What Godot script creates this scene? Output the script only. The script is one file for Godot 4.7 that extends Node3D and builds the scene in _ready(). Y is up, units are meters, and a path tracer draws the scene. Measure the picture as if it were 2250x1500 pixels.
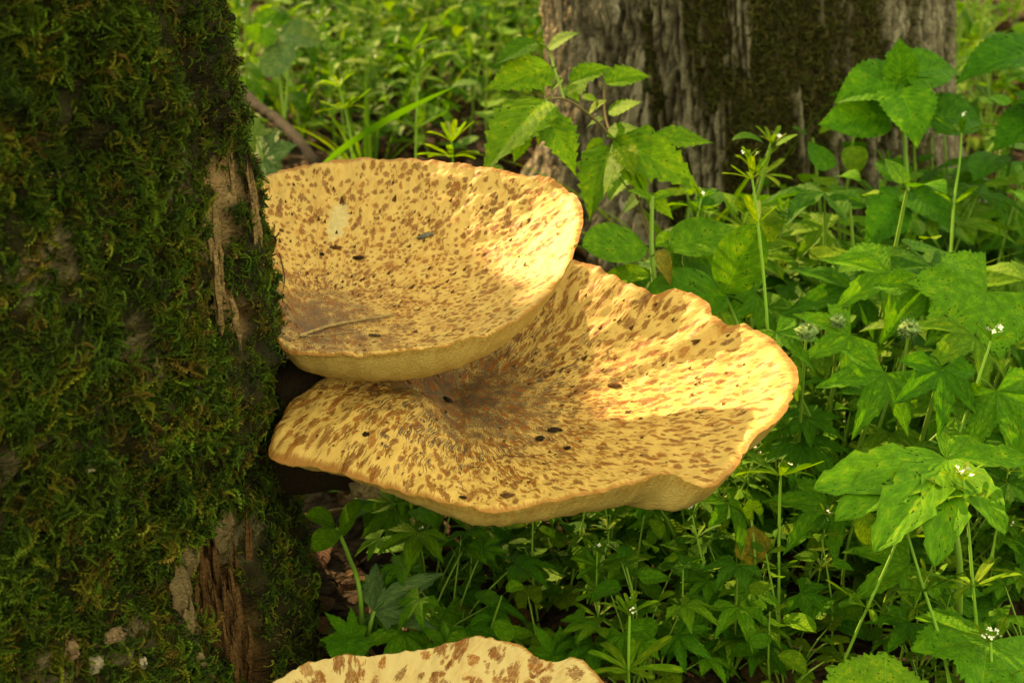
extends Node3D
# A cluster of spotted bracket fungi on a mossy trunk, in the undergrowth of a wood. Metres, y up.

const F := 3124.0                      # focal length in pixels of the 2250 x 1500 photograph
const EYE := Vector3(0.0, 0.66, 0.9)
const PITCH := 25.0
const SUN_DIR := Vector3(0.107, -0.092, 0.147)
const TREE := Vector2(-0.436, 0.048)   # axis of the mossy trunk (x, z)

var rng := RandomNumberGenerator.new()
var used := {}
var M := {}                            # materials
var leaf := {}                         # leaf meshes by kind: arrays of variants
var trunk_rows: Array = []             # (height, radius) of the mossy trunk
var patches: Array = []


# ---------------------------------------------------------------- small helpers
func ray(px: float, py: float) -> Vector3:
	var a := deg_to_rad(PITCH)
	var y := (750.0 - py) / F
	return Vector3((px - 1125.0) / F, y * cos(a) - sin(a), -(y * sin(a) + cos(a)))

func at(px: float, py: float, depth: float) -> Vector3:
	return EYE + ray(px, py) * depth

func at_h(px: float, py: float, h: float) -> Vector3:
	var r := ray(px, py)
	return EYE + r * ((h - EYE.y) / r.y)

func seen(p: Vector3) -> Vector3:      # where a point shows in the photograph, and how deep
	var a := deg_to_rad(PITCH)
	var d := p - EYE
	var depth := -d.z * cos(a) - d.y * sin(a)
	var up := d.y * cos(a) - d.z * sin(a)
	return Vector3(1125.0 + d.x / depth * F, 750.0 - up / depth * F, depth)

func lin(r: float, g: float, b: float) -> Color:
	return Color(r, g, b).linear_to_srgb()

func noise(freq: float, seed_: int, kind := FastNoiseLite.TYPE_SIMPLEX, octaves := 3) -> FastNoiseLite:
	var n := FastNoiseLite.new()
	n.noise_type = kind
	n.frequency = freq
	n.seed = seed_
	n.fractal_octaves = octaves
	if octaves <= 1:
		n.fractal_type = FastNoiseLite.FRACTAL_NONE
	return n

func numbered(called: String) -> String:
	var n: int = used.get(called, 0)
	used[called] = n + 1
	return called if n == 0 else "%s_%03d" % [called, n]

func tag(o: Node, label: String, category: String, group := "", kind := "") -> void:
	if label:
		o.set_meta("label", label)
	if category:
		o.set_meta("category", category)
	if group:
		o.set_meta("group", group)
	if kind:
		o.set_meta("kind", kind)

func thing(called: String, label: String, category: String, where := Vector3.ZERO, group := "") -> Node3D:
	var o := Node3D.new()
	o.name = numbered(called)
	add_child(o)
	o.position = where
	tag(o, label, category, group)
	return o

func part(called: String, mesh: Mesh, m: Material, parent: Node, xf := Transform3D()) -> MeshInstance3D:
	var o := MeshInstance3D.new()
	o.mesh = mesh
	o.material_override = m
	o.name = numbered(called) if parent == self else called
	parent.add_child(o, true)
	o.transform = xf
	return o

func copy(o: Node3D) -> Node3D:
	var c: Node3D = o.duplicate()
	c.name = numbered(String(o.get_meta("called")))
	add_child(c)
	return c

func begin() -> SurfaceTool:
	var st := SurfaceTool.new()
	st.begin(Mesh.PRIMITIVE_TRIANGLES)
	return st

func finish(st: SurfaceTool) -> ArrayMesh:
	st.generate_normals()
	return st.commit()

func grid(st: SurfaceTool, first: int, rows: int, cols: int, flip := false) -> void:
	for i in rows - 1:
		for j in cols - 1:
			var a := first + i * cols + j
			var b := a + 1
			var c := a + cols
			var d := c + 1
			if flip:
				for k in [a, b, c, b, d, c]:
					st.add_index(k)
			else:
				for k in [a, c, b, b, c, d]:
					st.add_index(k)

func curve3(p: Array, t: float) -> Vector3:   # open Catmull-Rom through the points
	var n := p.size() - 1
	var x := clampf(t, 0.0, 1.0) * n
	var i := mini(int(x), n - 1)
	var a: Vector3 = p[maxi(i - 1, 0)]
	var b: Vector3 = p[i]
	var c: Vector3 = p[i + 1]
	var d: Vector3 = p[mini(i + 2, n)]
	return b.cubic_interpolate(c, a, d, x - i)

func tube(st: SurfaceTool, first: int, p: Array, r0: float, r1: float, sides := 7, rows := 10, wobble := 0.0) -> int:
	var prev := Vector3.ZERO
	var side := Vector3.ZERO
	for i in rows + 1:
		var t := float(i) / rows
		var c := curve3(p, t)
		var tan_ := (curve3(p, minf(t + 0.02, 1.0)) - curve3(p, maxf(t - 0.02, 0.0))).normalized()
		if i == 0:
			side = tan_.cross(Vector3(0.31, 0.2, 0.93)).normalized()
		side = (side - tan_ * side.dot(tan_)).normalized()
		var up := tan_.cross(side)
		for k in sides + 1:
			var a := TAU * k / sides
			var r := lerpf(r0, r1, t) * (1.0 + wobble * sin(i * 2.3 + cos(a) * 2.0 + sin(a * 2.0)))
			st.set_uv(Vector2(float(k) / sides, t * 4.0))
			st.add_vertex(c + (side * cos(a) + up * sin(a)) * r)
		prev = c
	grid(st, first, rows + 1, sides + 1)
	return first + (rows + 1) * (sides + 1)

func tube_mesh(p: Array, r0: float, r1: float, sides := 7, rows := 10, wobble := 0.0) -> ArrayMesh:
	var st := begin()
	tube(st, 0, p, r0, r1, sides, rows, wobble)
	return finish(st)

func mat(called: String, color: Color, rough := 0.8, spec := 0.4) -> StandardMaterial3D:
	var m := StandardMaterial3D.new()
	m.resource_name = called
	m.albedo_color = color
	m.roughness = rough
	m.metallic_specular = spec
	M[called] = m
	return m

func leaf_mat(called: String, color: Color, tex: Texture2D, bump: Texture2D, through := 0.9, rough := 0.6) -> StandardMaterial3D:
	var m := mat(called, color, rough, 0.2)
	m.albedo_texture = tex
	m.backlight_enabled = true
	m.backlight = Color(through, through, through * 0.4)
	m.heightmap_enabled = true
	m.heightmap_texture = bump
	m.heightmap_scale = 0.06
	m.cull_mode = BaseMaterial3D.CULL_DISABLED
	return m


# ---------------------------------------------------------------- textures
func vein_textures(size: int, veins: float, slant: float, seed_: int) -> Array:
	var col := Image.create(size, size, false, Image.FORMAT_RGB8)
	var bmp := Image.create(size, size, false, Image.FORMAT_L8)
	var n1 := noise(0.02, seed_)
	var n2 := noise(0.11, seed_ + 1)
	for y in size:
		var v := float(y) / size
		for x in size:
			var u := absf(float(x) / size - 0.5) * 2.0
			var w := v * veins - u * slant * veins * (0.8 + 0.3 * u)
			var d := absf(w - roundf(w)) / veins              # to the next side vein
			var side := clampf(1.0 - d / (0.006 + 0.006 * (1.0 - u)), 0.0, 1.0)
			var mid := clampf(1.0 - u / (0.035 * (1.15 - v)), 0.0, 1.0)
			var fine := n2.get_noise_2d(x * 0.5, y)
			var patch := n1.get_noise_2d(x * 0.5, y)
			var vein := maxf(mid, side * 0.7)
			var speck := smoothstep(0.5, 0.6, n2.get_noise_2d(x * 0.22 + 900.0, y * 0.45)) * smoothstep(0.1, 0.4, n1.get_noise_2d(x * 0.5 + 300.0, y * 0.7))
			var g := (0.76 + 0.10 * patch + 0.06 * fine) * (1.0 - 0.5 * speck)
			col.set_pixel(x, y, Color(clampf(g + 0.20 * vein + maxf(0.0, patch - 0.35) * 0.5, 0, 1), clampf(g + 0.17 * vein, 0, 1), clampf(g + 0.14 * vein, 0, 1)))
			var quilt := cos((w - roundf(w)) * TAU)
			bmp.set_pixel(x, y, Color.from_hsv(0, 0, clampf(0.5 - 0.22 * quilt * clampf(u * 4.0, 0, 1) + 0.12 * fine - 0.2 * mid, 0, 1)))
	return [ImageTexture.create_from_image(col), ImageTexture.create_from_image(bmp)]

func speckle_texture(size: int, a: Color, b: Color, freq: float, seed_: int) -> ImageTexture:
	var col := Image.create(size, size, false, Image.FORMAT_RGB8)
	var n := noise(freq, seed_, FastNoiseLite.TYPE_SIMPLEX, 4)
	var src := n.get_seamless_image(size, size)
	for y in size:
		for x in size:
			col.set_pixel(x, y, a.lerp(b, src.get_pixel(x, y).r))
	return ImageTexture.create_from_image(col)

func pore_bump(size: int) -> ImageTexture:
	var n := noise(0.09, 31, FastNoiseLite.TYPE_CELLULAR, 1)
	n.cellular_return_type = FastNoiseLite.RETURN_DISTANCE
	return ImageTexture.create_from_image(n.get_seamless_image(size, size))


# ---------------------------------------------------------------- the fungi
# keys: photograph x, y and height of the rim, and how far the middle of that spoke rises or sinks
func cap_grid(keys: Array, hub: Vector3, spokes: int, rings: int, wave: float) -> Dictionary:
	var rim: Array = []
	var fray: Array = []
	var mid: Array = []
	var nk := keys.size()
	var ripple := noise(1.0, 77, FastNoiseLite.TYPE_SIMPLEX, 2)
	for j in spokes:
		var x := float(j) / spokes * nk
		var i := int(x)
		var f := x - i
		var k: Array = []
		for q in [-1, 0, 1, 2]:
			var e: Array = keys[(i + q + nk) % nk]
			k.append([at_h(e[0], e[1], e[2]), float(e[3])])
		var r: Vector3 = k[1][0].cubic_interpolate(k[2][0], k[0][0], k[3][0], f)
		var b := cubic_interpolate(k[1][1], k[2][1], k[0][1], k[3][1], f)
		var out := (r - hub)
		out.y = 0
		out = out.normalized()
		var ph := float(j) / spokes
		var rough := ripple.get_noise_2d(cos(TAU * ph) * 2.4, sin(TAU * ph) * 2.4) + 0.10 * ripple.get_noise_2d(cos(TAU * ph) * 26.0, sin(TAU * ph) * 26.0)
		rim.append(r)
		fray.append(out * 0.0012 * rough + Vector3.UP * wave * rough)
		mid.append(hub.lerp(r, 0.5) + Vector3.UP * b)
	# the waves of the rim die out towards the middle
	var even: Array = []
	for j in spokes:
		var sum := Vector3.ZERO
		for q in range(-28, 29):
			sum += rim[(j + q + spokes) % spokes]
		even.append(sum / 57.0)
	# nicks in the rim
	var nick := RandomNumberGenerator.new()
	nick.seed = int(hub.x * 1e5) + 7
	for k in 16:
		var c := nick.randi() % spokes
		var deep := nick.randf_range(0.0006, 0.0026)
		var broad := nick.randf_range(0.8, 2.2)
		for q in range(-6, 7):
			var j := (c + q + spokes) % spokes
			var back: Vector3 = hub - rim[j]
			back.y = 0.0
			fray[j] += back.normalized() * deep * exp(-pow(q / broad, 2.0))
	var ptop: Array = []
	for j in spokes:
		for i in rings + 1:
			var t := float(i) / rings
			var p: Vector3 = hub * (1 - t) * (1 - t) + (mid[j] as Vector3) * 2.0 * t * (1 - t) + ((even[j] as Vector3).lerp(rim[j], pow(t, 3.0))) * t * t
			p += (fray[j] as Vector3) * pow(t, 16.0)
			p.y = hub.y + (p.y - hub.y) * smoothstep(0.0, 0.42, t + 0.04)
			p.y += 0.0016 * ripple.get_noise_2d(p.x * 45.0, p.z * 45.0) * t + 0.0005 * ripple.get_noise_2d(p.x * 170.0, p.z * 170.0) * t
			p.y -= 0.0022 * smoothstep(0.975, 1.0, t)
			ptop.append(p)
	return {"rim": rim, "top": ptop, "spokes": spokes, "rings": rings, "hub": hub}

func make_bracket(called: String, label: String, keys: Array, hub: Vector3, size: int, spots: Dictionary, thick: float, wave: float) -> Dictionary:
	var g := cap_grid(keys, hub, 540, 84, wave)
	var spokes: int = g.spokes
	var rings: int = g.rings
	var lo := Vector2(INF, INF)
	var hi := Vector2(-INF, -INF)
	for r: Vector3 in g.rim:
		lo = lo.min(Vector2(r.x, r.z))
		hi = hi.max(Vector2(r.x, r.z))
	var span := maxf(hi.x - lo.x, hi.y - lo.y) * 1.02
	g.lo = lo
	g.span = span
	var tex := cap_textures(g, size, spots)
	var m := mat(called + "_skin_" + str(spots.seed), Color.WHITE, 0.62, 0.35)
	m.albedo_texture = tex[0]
	m.heightmap_enabled = true
	m.heightmap_texture = tex[1]
	m.heightmap_scale = 0.035
	var root := thing(called, label, "bracket fungus", Vector3(hub.x, 0, hub.z))
	var off := root.position
	var st := begin()
	for j in spokes + 1:
		for i in rings + 1:
			var p: Vector3 = g.top[(j % spokes) * (rings + 1) + i]
			st.set_uv((Vector2(p.x, p.z) - lo) / span)
			st.add_vertex(p - off)
	grid(st, 0, spokes + 1, rings + 1, true)
	part("upper_surface", finish(st), m, root)
	# the pore layer below: it hangs from the rim and thickens inwards
	st = begin()
	var streak := noise(1.0, 6, FastNoiseLite.TYPE_SIMPLEX, 2)
	var pr := 46
	var pits := noise(1.0, 5, FastNoiseLite.TYPE_SIMPLEX, 2)
	for j in spokes + 1:
		for i in pr + 1:
			var q := float(i) / pr
			var u := q * q * 0.9                       # share of the way in from the rim
			var ti := (1.0 - u) * rings
			var i0 := mini(int(ti), rings - 1)
			var a: Vector3 = g.top[(j % spokes) * (rings + 1) + i0]
			var b: Vector3 = g.top[(j % spokes) * (rings + 1) + i0 + 1]
			var p := a.lerp(b, ti - i0)
			var sp := ((g.rim[j % spokes] as Vector3) - hub).length()
			var inward := u * sp
			var drop := 0.0004 + thick * (1.0 - exp(-inward / (0.42 * thick))) + 0.012 * u * u
			p.y -= drop
			p += Vector3(pits.get_noise_2d(p.x * 900, p.z * 900 + p.y * 500), pits.get_noise_2d(p.x * 420, p.z * 420 + p.y * 420), 0) * 0.00035 * clampf(q * 8.0, 0, 1)
			var fr := pits.get_noise_2d(j * 1.7, 3.0) * 0.00012 * exp(-pow((q - 0.3) / 0.25, 2.0))
			p.y += fr
			if i == 0:
				p = a.lerp(b, ti - i0)
			var dry := clampf((0.2 - q) / 0.2 + 0.9 * streak.get_noise_2d(j * 0.55, q * 2.0), 0.0, 1.0)
			st.set_color(Color(1, 1, 1).lerp(Color(0.84, 0.68, 0.42), dry))
			st.add_vertex(p - off)
	grid(st, 0, spokes + 1, pr + 1)
	part("pore_surface", finish(st), M.pore, root)
	g.root = root
	return g

func cap_textures(g: Dictionary, size: int, o: Dictionary) -> Array:
	var hub := Vector2(g.hub.x, g.hub.z)
	var lo: Vector2 = g.lo
	var span: float = g.span
	var steps := 512
	var reach := PackedFloat32Array()
	reach.resize(steps)
	var rim: Array = g.rim
	for j in rim.size() * 3:
		var f := float(j) / 3.0
		var r := Vector2(rim[int(f)].x, rim[int(f)].z).lerp(Vector2(rim[(int(f) + 1) % rim.size()].x, rim[(int(f) + 1) % rim.size()].z), f - int(f)) - hub
		reach[int((r.angle() + PI) / TAU * steps) % steps] = r.length()
	for k in range(1, steps * 2):
		if reach[k % steps] == 0.0:
			reach[k % steps] = reach[(k - 1) % steps]
	var fine := noise(1.0, o.seed, FastNoiseLite.TYPE_SIMPLEX, 2)
	var wide := noise(55.0, o.seed + 3, FastNoiseLite.TYPE_SIMPLEX, 3)
	var cr := PackedFloat32Array()
	var cg := PackedFloat32Array()
	var cb := PackedFloat32Array()
	var ch := PackedFloat32Array()
	for a in [cr, cg, cb, ch]:
		a.resize(size * size)
	var n := size * size
	cr.resize(n); cg.resize(n); cb.resize(n); ch.resize(n)
	var cream: Color = o.cream
	var tan_: Color = o.tan
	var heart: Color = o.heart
	var scar := Vector2(9, 9)
	var rust := Color(0.24, 0.095, 0.016)
	for y in size:
		for x in size:
			var p := lo + Vector2(x + 0.5, y + 0.5) / size * span - hub
			var r := p.length()
			var d := p / maxf(r, 1e-5)
			var lim := reach[int((p.angle() + PI) / TAU * steps) % steps]
			var rn := r / lim
			var k := x + y * size
			if rn > 1.06:
				cr[k] = cream.r; cg[k] = cream.g; cb[k] = cream.b; ch[k] = 0.5
				continue
			var coarse := wide.get_noise_2d(p.x, p.y)
			var fib := fine.get_noise_3d(d.x * 85.0 * minf(1.0, r / 0.06) + 2.0 * coarse, d.y * 85.0 * minf(1.0, r / 0.06), r * 48.0)
			var w := clampf(0.25 + 0.6 * fib + 0.55 * coarse + 0.8 * (0.5 - rn), 0.0, 1.0)
			var c := cream.lerp(tan_, w * 0.85)
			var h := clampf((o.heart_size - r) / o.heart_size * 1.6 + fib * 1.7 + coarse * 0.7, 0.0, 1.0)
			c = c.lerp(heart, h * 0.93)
			c = c.lerp(rust, clampf((rn - 0.970) / 0.018 + fib * 0.6, 0.0, 1.0) * 0.9)
			cr[k] = c.r; cg[k] = c.g; cb[k] = c.b
			ch[k] = 0.5 + 0.28 * fib
	if o.has("scar"):
		var at_ := Vector3.ZERO
		var near := INF
		for q: Vector3 in g.top:
			var sp := seen(q)
			var dd := Vector2(sp.x - o.scar[0], sp.y - o.scar[1]).length()
			if dd < near:
				near = dd
				at_ = q
		scar = Vector2(at_.x, at_.z) - hub
		for y in size:
			for x in size:
				var e := scar_share(lo + Vector2(x + 0.5, y + 0.5) / size * span - hub, scar, fine)
				e *= 0.8
				if e > 0.0:
					var k := x + y * size
					var f := 0.95 + 0.12 * fine.get_noise_2d(x * 0.03, y * 0.03)
					cr[k] = lerpf(cr[k], 0.45 * f, e); cg[k] = lerpf(cg[k], 0.35 * f, e); cb[k] = lerpf(cb[k], 0.165 * f, e)
					ch[k] = lerpf(ch[k], 0.28, e)
	# scales: flat brown fibrils, pointed along the spoke, closer and smaller towards the hub
	rng.seed = o.seed
	var cells := {}
	var cell: float = o.gap
	for attempt in int(o.tries) + 12000:
		var small := attempt >= int(o.tries)
		var p := lo + Vector2(rng.randf(), rng.randf()) * span - hub
		var r := p.length()
		var lim := reach[int((p.angle() + PI) / TAU * steps) % steps]
		var rn := r / lim
		if rn > 0.965:
			continue
		if scar_share(p, scar, fine) > 0.0:
			continue
		var grow := clampf(0.45 + 0.75 * rn, 0.4, 1.15) * rng.randf_range(0.55, 1.35)
		var key := Vector2i((p / cell).floor())
		var clash := small and wide.get_noise_2d(p.y * 0.7, p.x * 0.7) < 0.5 * rn - 0.3
		for dx in ([] if small else [-1, 0, 1]):
			for dy in [-1, 0, 1]:
				var q = cells.get(key + Vector2i(dx, dy))
				if q != null and (q as Vector2).distance_to(p) < cell * (0.35 + 0.65 * rn):
					clash = true
		if clash:
			continue
		if wide.get_noise_2d(p.x * 0.6 + 3.0, p.y * 0.6) < o.bare + 0.9 * maxf(0.0, rn - 0.86) * 3.0:
			continue
		if not small:
			cells[key] = p
		var far_ := rng.randf()
		var la: float = o.long * grow * (0.42 if small else 0.7 + 0.75 * far_ * far_)
		var wb: float = o.wide * grow * rng.randf_range(0.7, 1.3) * (0.28 if small else 0.75 + 0.4 * far_)
		var d := p / r
		var e := Vector2(-d.y, d.x)
		var skew := rng.randf_range(-0.35, 0.35)
		var strength := rng.randf_range(0.6, 1.0) if small else rng.randf_range(0.82, 1.0)
		var tone := rng.randf_range(0.7, 1.25)
		var hue := rng.randf()
		var sc := Color(0.118 * tone + 0.07 * hue, 0.034 * tone + 0.021 * hue, 0.002 * tone)
		var px := int(maxf(la, wb) * 1.5 / span * size) + 2
		var cx := int((p.x + hub.x - lo.x) / span * size)
		var cy := int((p.y + hub.y - lo.y) / span * size)
		for yy in range(maxi(cy - px, 0), mini(cy + px + 1, size)):
			for xx in range(maxi(cx - px, 0), mini(cx + px + 1, size)):
				var q := lo + Vector2(xx + 0.5, yy + 0.5) / size * span - hub - p
				var u := q.dot(d) / la
				var v := (q.dot(e) + skew * q.dot(d)) / (wb * (1.0 - 0.38 * u))
				var f := 1.0 - u * u - v * v
				if f < -0.6:
					continue
				f += 0.95 * fine.get_noise_3d(v * (1.5 if small else 3.2) + hue * 50.0, u * 0.9, hue * 90.0)
				var s := smoothstep(0.02, 0.12, f) * strength * clampf(0.88 + 0.7 * fine.get_noise_3d(v * 7.0 + hue * 20.0, u * 1.5, hue * 33.0), 0.3, 1.0)
				if s > 0.0:
					var k := xx + yy * size
					cr[k] = lerpf(cr[k], sc.r, s); cg[k] = lerpf(cg[k], sc.g, s); cb[k] = lerpf(cb[k], sc.b, s)
					ch[k] = minf(ch[k] + 0.28 * s, 1.0)
	var bytes := PackedByteArray()
	bytes.resize(n * 3)
	var hb := PackedByteArray()
	hb.resize(n)
	for k in n:
		var c := Color(cr[k], cg[k], cb[k]).linear_to_srgb()
		bytes[k * 3] = c.r8
		bytes[k * 3 + 1] = c.g8
		bytes[k * 3 + 2] = c.b8
		hb[k] = int(clampf(ch[k], 0, 1) * 255.0)
	return [ImageTexture.create_from_image(Image.create_from_data(size, size, false, Image.FORMAT_RGB8, bytes)), ImageTexture.create_from_image(Image.create_from_data(size, size, false, Image.FORMAT_L8, hb))]

func scar_share(p: Vector2, scar: Vector2, n: FastNoiseLite) -> float:   # a pale scar, longer along the spoke
	var d := scar.normalized()
	var q := p - scar
	var u := q.dot(d) / 0.019
	var v := q.dot(Vector2(-d.y, d.x)) / 0.0082
	if absf(u) > 1.4 or absf(v) > 1.4:
		return 0.0
	return smoothstep(0.0, 0.4, 0.95 - u * u - v * v + 0.5 * n.get_noise_2d(u * 3.0, v * 1.3))

func on_cap(g: Dictionary, px: float, py: float) -> Array:   # the point of a cap's upper surface that shows at that pixel, and its normal
	var best := INF
	var where := 0
	for k in g.top.size():
		var s := seen(g.top[k])
		var d := Vector2(s.x - px, s.y - py).length() + s.z * 40.0
		if d < best:
			best = d
			where = k
	var row: int = g.rings + 1
	var j := where / row
	var i := clampi(where % row, 1, row - 2)
	var a: Vector3 = g.top[j * row + i + 1] - g.top[j * row + i - 1]
	var b: Vector3 = g.top[((j + 1) % int(g.spokes)) * row + i] - g.top[j * row + i]
	var nrm := b.cross(a).normalized()
	if nrm.y < 0:
		nrm = -nrm
	return [g.top[where], nrm, a.normalized()]


# ---------------------------------------------------------------- leaves: base at the origin, growing along +z, upper side +y
func leaf_simple(L: float, W: float, peak: float, teeth: int, tooth: float, bend: float, fold: float, tip := 1.0, heart := 0.0, stalk := 0.0, quilt := 0.0, twist := 0.0, double := false) -> ArrayMesh:
	var st := begin()
	var rows := maxi(teeth * 3, 14)
	var cols := 9
	var y := 0.0
	var z := 0.0
	var k := 1.5
	var pa := peak * k
	var pb := (1.0 - peak) * k * tip
	var top := pow(peak, pa) * pow(1.0 - peak, pb)
	for i in rows + 1:
		var t := float(i) / rows
		var ang := bend * t
		if i > 0:
			y -= sin(ang) * L / rows
			z += cos(ang) * L / rows
		var w := W * 0.5 * pow(t, pa * 0.8) * pow(maxf(1.0 - t, 0.0), pb) / top + 0.0004 * (1.0 - t)
		if teeth > 0:
			var f := fmod(float(i), 3.0) / 3.0
			w *= 1.0 - tooth * f * (0.55 + 0.45 * smoothstep(0.0, 0.25, t))
			if double and (i / 3) % 2 == 1:
				w *= 1.0 - tooth * 0.7
		for j in cols:
			var s := (float(j) / (cols - 1)) * 2.0 - 1.0
			var sa := absf(s)
			var fwd := sa * w * 0.32 - heart * sa * w * pow(1.0 - t, 4.0)
			var lift := sa * w * fold - sa * sa * w * 0.3 * fold + quilt * cos((t * 9.0 - sa * 1.6) * TAU) * sa * (1.15 - sa)
			var roll := twist * t
			st.set_uv(Vector2(0.5 + 0.5 * s, t))
			st.add_vertex(Vector3(s * w * cos(roll) - lift * sin(roll), y + lift * cos(ang) * cos(roll) + s * w * sin(roll), z + fwd * cos(ang) + lift * sin(ang)))
	grid(st, 0, rows + 1, cols, true)
	if stalk > 0.0:
		tube(st, (rows + 1) * cols, [Vector3(0, -stalk * 0.25, -stalk), Vector3(0, -stalk * 0.05, -stalk * 0.45), Vector3(0, 0.0, 0.002)], L * 0.014, L * 0.009, 5, 5)
	return finish(st)

# lobes: angle in degrees, reach, half width in degrees
func leaf_palmate(lobes: Array, floor_: float, teeth: float, tooth: float, droop: float, fold: float, from: float, seed_: int, stalk := 0.0) -> ArrayMesh:
	var st := begin()
	var nphi := 132
	var nr := 9
	var nz := noise(1.0, seed_)
	for i in nphi + 1:
		var phi := lerpf(-from, from, float(i) / nphi)
		var reach := floor_
		var xx := 1.0
		for l in lobes:
			var x: float = absf(phi - l[0]) / l[2]
			if x < 1.0:
				var q: float = l[1] * (1.0 - pow(x, 0.85) * (1.0 - floor_ / l[1]))
				if q > reach:
					reach = q
			if x < xx:
				xx = x
		var f := phi * teeth / 60.0
		f = absf(f - roundf(f)) * 2.0
		reach *= 1.0 - tooth * f * clampf(xx * 3.0, 0.15, 1.0)
		reach *= 1.0 + 0.05 * nz.get_noise_1d(phi * 0.04)
		for j in nr + 1:
			var r := reach * float(j) / nr
			var a := deg_to_rad(phi)
			var lift := fold * r * (minf(xx, 1.0) - 0.25) - droop * r * r + 0.012 * nz.get_noise_2d(r * 22.0, phi * 0.03) * r * 12.0 * 0.3
			st.set_uv(Vector2(0.5 + 0.5 * minf(xx, 1.0), float(j) / nr * 0.97))
			st.add_vertex(Vector3(sin(a) * r, lift, cos(a) * r))
	grid(st, 0, nphi + 1, nr + 1, true)
	if stalk > 0.0:
		tube(st, (nphi + 1) * (nr + 1), [Vector3(0, -stalk * 0.7, -stalk * 0.7), Vector3(0, -stalk * 0.25, -stalk * 0.42), Vector3(0, 0.0, 0.001)], 0.0011, 0.0009, 5, 6)
	return finish(st)

func put_leaf(parent: Node3D, mesh: Mesh, m: Material, base: Vector3, tip: Vector3, up: Vector3, length: float, called := "leaf") -> MeshInstance3D:
	var z := (tip - base)
	var size := z.length() / length
	z = z.normalized()
	var x := up.cross(z)
	if x.length() < 0.05:
		x = Vector3(1, 0.1, 0.2).cross(z)
	x = x.normalized()
	var y := z.cross(x)
	return part(called, mesh, m, parent, Transform3D(Basis(x, y, z) * size, base - parent.position))

func leaf_library() -> void:
	rng.seed = 9
	leaf.elm = []
	leaf.nettle = []
	leaf.lance = []
	leaf.oval = []
	leaf.lobed = []
	leaf.round = []
	leaf.narrow = []
	leaf.blade = []
	leaf.dry = []
	for i in 4:
		var v := i - 1.5
		leaf.elm.append(leaf_simple(0.1, 0.046, 0.43, 15, 0.17, 0.3 + 0.22 * v, 0.22 + 0.06 * v, 1.8, 0.15, 0.008, 0.0009, 0.15 * v, true))
		leaf.nettle.append(leaf_simple(0.1, 0.066, 0.36, 13, 0.14, 0.5 + 0.25 * v, 0.18 + 0.05 * v, 1.35, 0.5, 0.03, 0.0008, 0.1 * v))
		leaf.lance.append(leaf_simple(0.1, 0.030, 0.42, 9, 0.1, 0.6 + 0.4 * v, 0.35, 1.3, 0.0, 0.01, 0.0, 0.2 * v))
		leaf.oval.append(leaf_simple(0.1, 0.062, 0.45, 0, 0.0, 0.55 + 0.3 * v, 0.2, 1.0, 0.2, 0.025, 0.0006, 0.12 * v))
		leaf.lobed.append(leaf_palmate([[0.0, 0.1, 25.0 + v], [48.0 + 3 * v, 0.088, 24.0], [-50.0 + 2 * v, 0.09, 24.0], [98.0, 0.066 + 0.004 * v, 25.0], [-98.0, 0.064, 25.0]], 0.043, 9.0, 0.11, 2.3 + 0.9 * v, 0.22, 128.0, 40 + i, 0.05))
		leaf.round.append(leaf_palmate([[0.0, 0.052, 34.0], [62.0, 0.052, 34.0], [-62.0, 0.052, 34.0], [124.0, 0.05, 34.0], [-124.0, 0.05, 34.0]], 0.046, 8.5, 0.09, 1.5 + v, 0.05, 158.0, 60 + i, 0.05))
		leaf.narrow.append(leaf_simple(0.1, 0.019, 0.66, 0, 0.0, 0.3 + 0.28 * v, 0.3, 0.75, 0.0, 0.0, 0.0, 0.1 * v))
		leaf.blade.append(leaf_simple(0.4, 0.009, 0.3, 0, 0.0, 1.0 + 0.35 * v, 0.5, 1.5, 0.0, 0.0, 0.0, 0.5 * v))
		leaf.dry.append(leaf_simple(0.1, 0.055, 0.45, 4, 0.25, 1.2 + 0.6 * v, 0.5, 1.0, 0.2, 0.015, 0.002, 0.8 * v))
	leaf.wide = []
	for i in 3:
		leaf.wide.append(leaf_simple(0.1, 0.029, 0.52, 7, 0.17, 0.15 + 0.2 * i, 0.3, 1.1, 0.0, 0.0, 0.0006, 0.1 * (i - 1), true))
	leaf.lobe3 = leaf_palmate([[0.0, 0.1, 26.0], [56.0, 0.075, 22.0], [-52.0, 0.08, 23.0]], 0.034, 8.0, 0.12, 1.2, 0.26, 92.0, 71, 0.06)
	leaf.broad = leaf_palmate([[0.0, 0.1, 34.0], [52.0, 0.085, 32.0], [-52.0, 0.087, 30.0], [105.0, 0.07, 30.0], [-105.0, 0.072, 30.0]], 0.062, 12.0, 0.1, 1.6, 0.12, 140.0, 72, 0.04)

func green(species: String, k: int) -> Material:
	return M["%s_leaf_%d" % [species, k % 5]]

func stem_part(parent: Node3D, pts: Array, r0: float, r1: float, m: Material, called := "stem") -> void:
	var local: Array = []
	for p in pts:
		local.append(p - parent.position)
	part(called, tube_mesh(local, r0, r1, 7, 14), m, parent)


# ---------------------------------------------------------------- plants, each a thing with a stem and single leaves
func whorl(root: Node3D, c: Vector3, axis: Vector3, count: int, size: float, open: float, tone: int) -> void:
	var side := axis.cross(Vector3(0.2, 0.1, 1)).normalized()
	var turn := rng.randf() * TAU
	for i in count:
		var a := turn + TAU * i / count + rng.randf_range(-0.15, 0.15)
		var d := (side.rotated(axis, a) * sin(open) + axis * cos(open)).normalized()
		var s := size * rng.randf_range(0.8, 1.12)
		put_leaf(root, leaf.narrow[rng.randi() % 4], green("cleavers", tone + i % 2), c, c + d * s, axis, 0.1)

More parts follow.
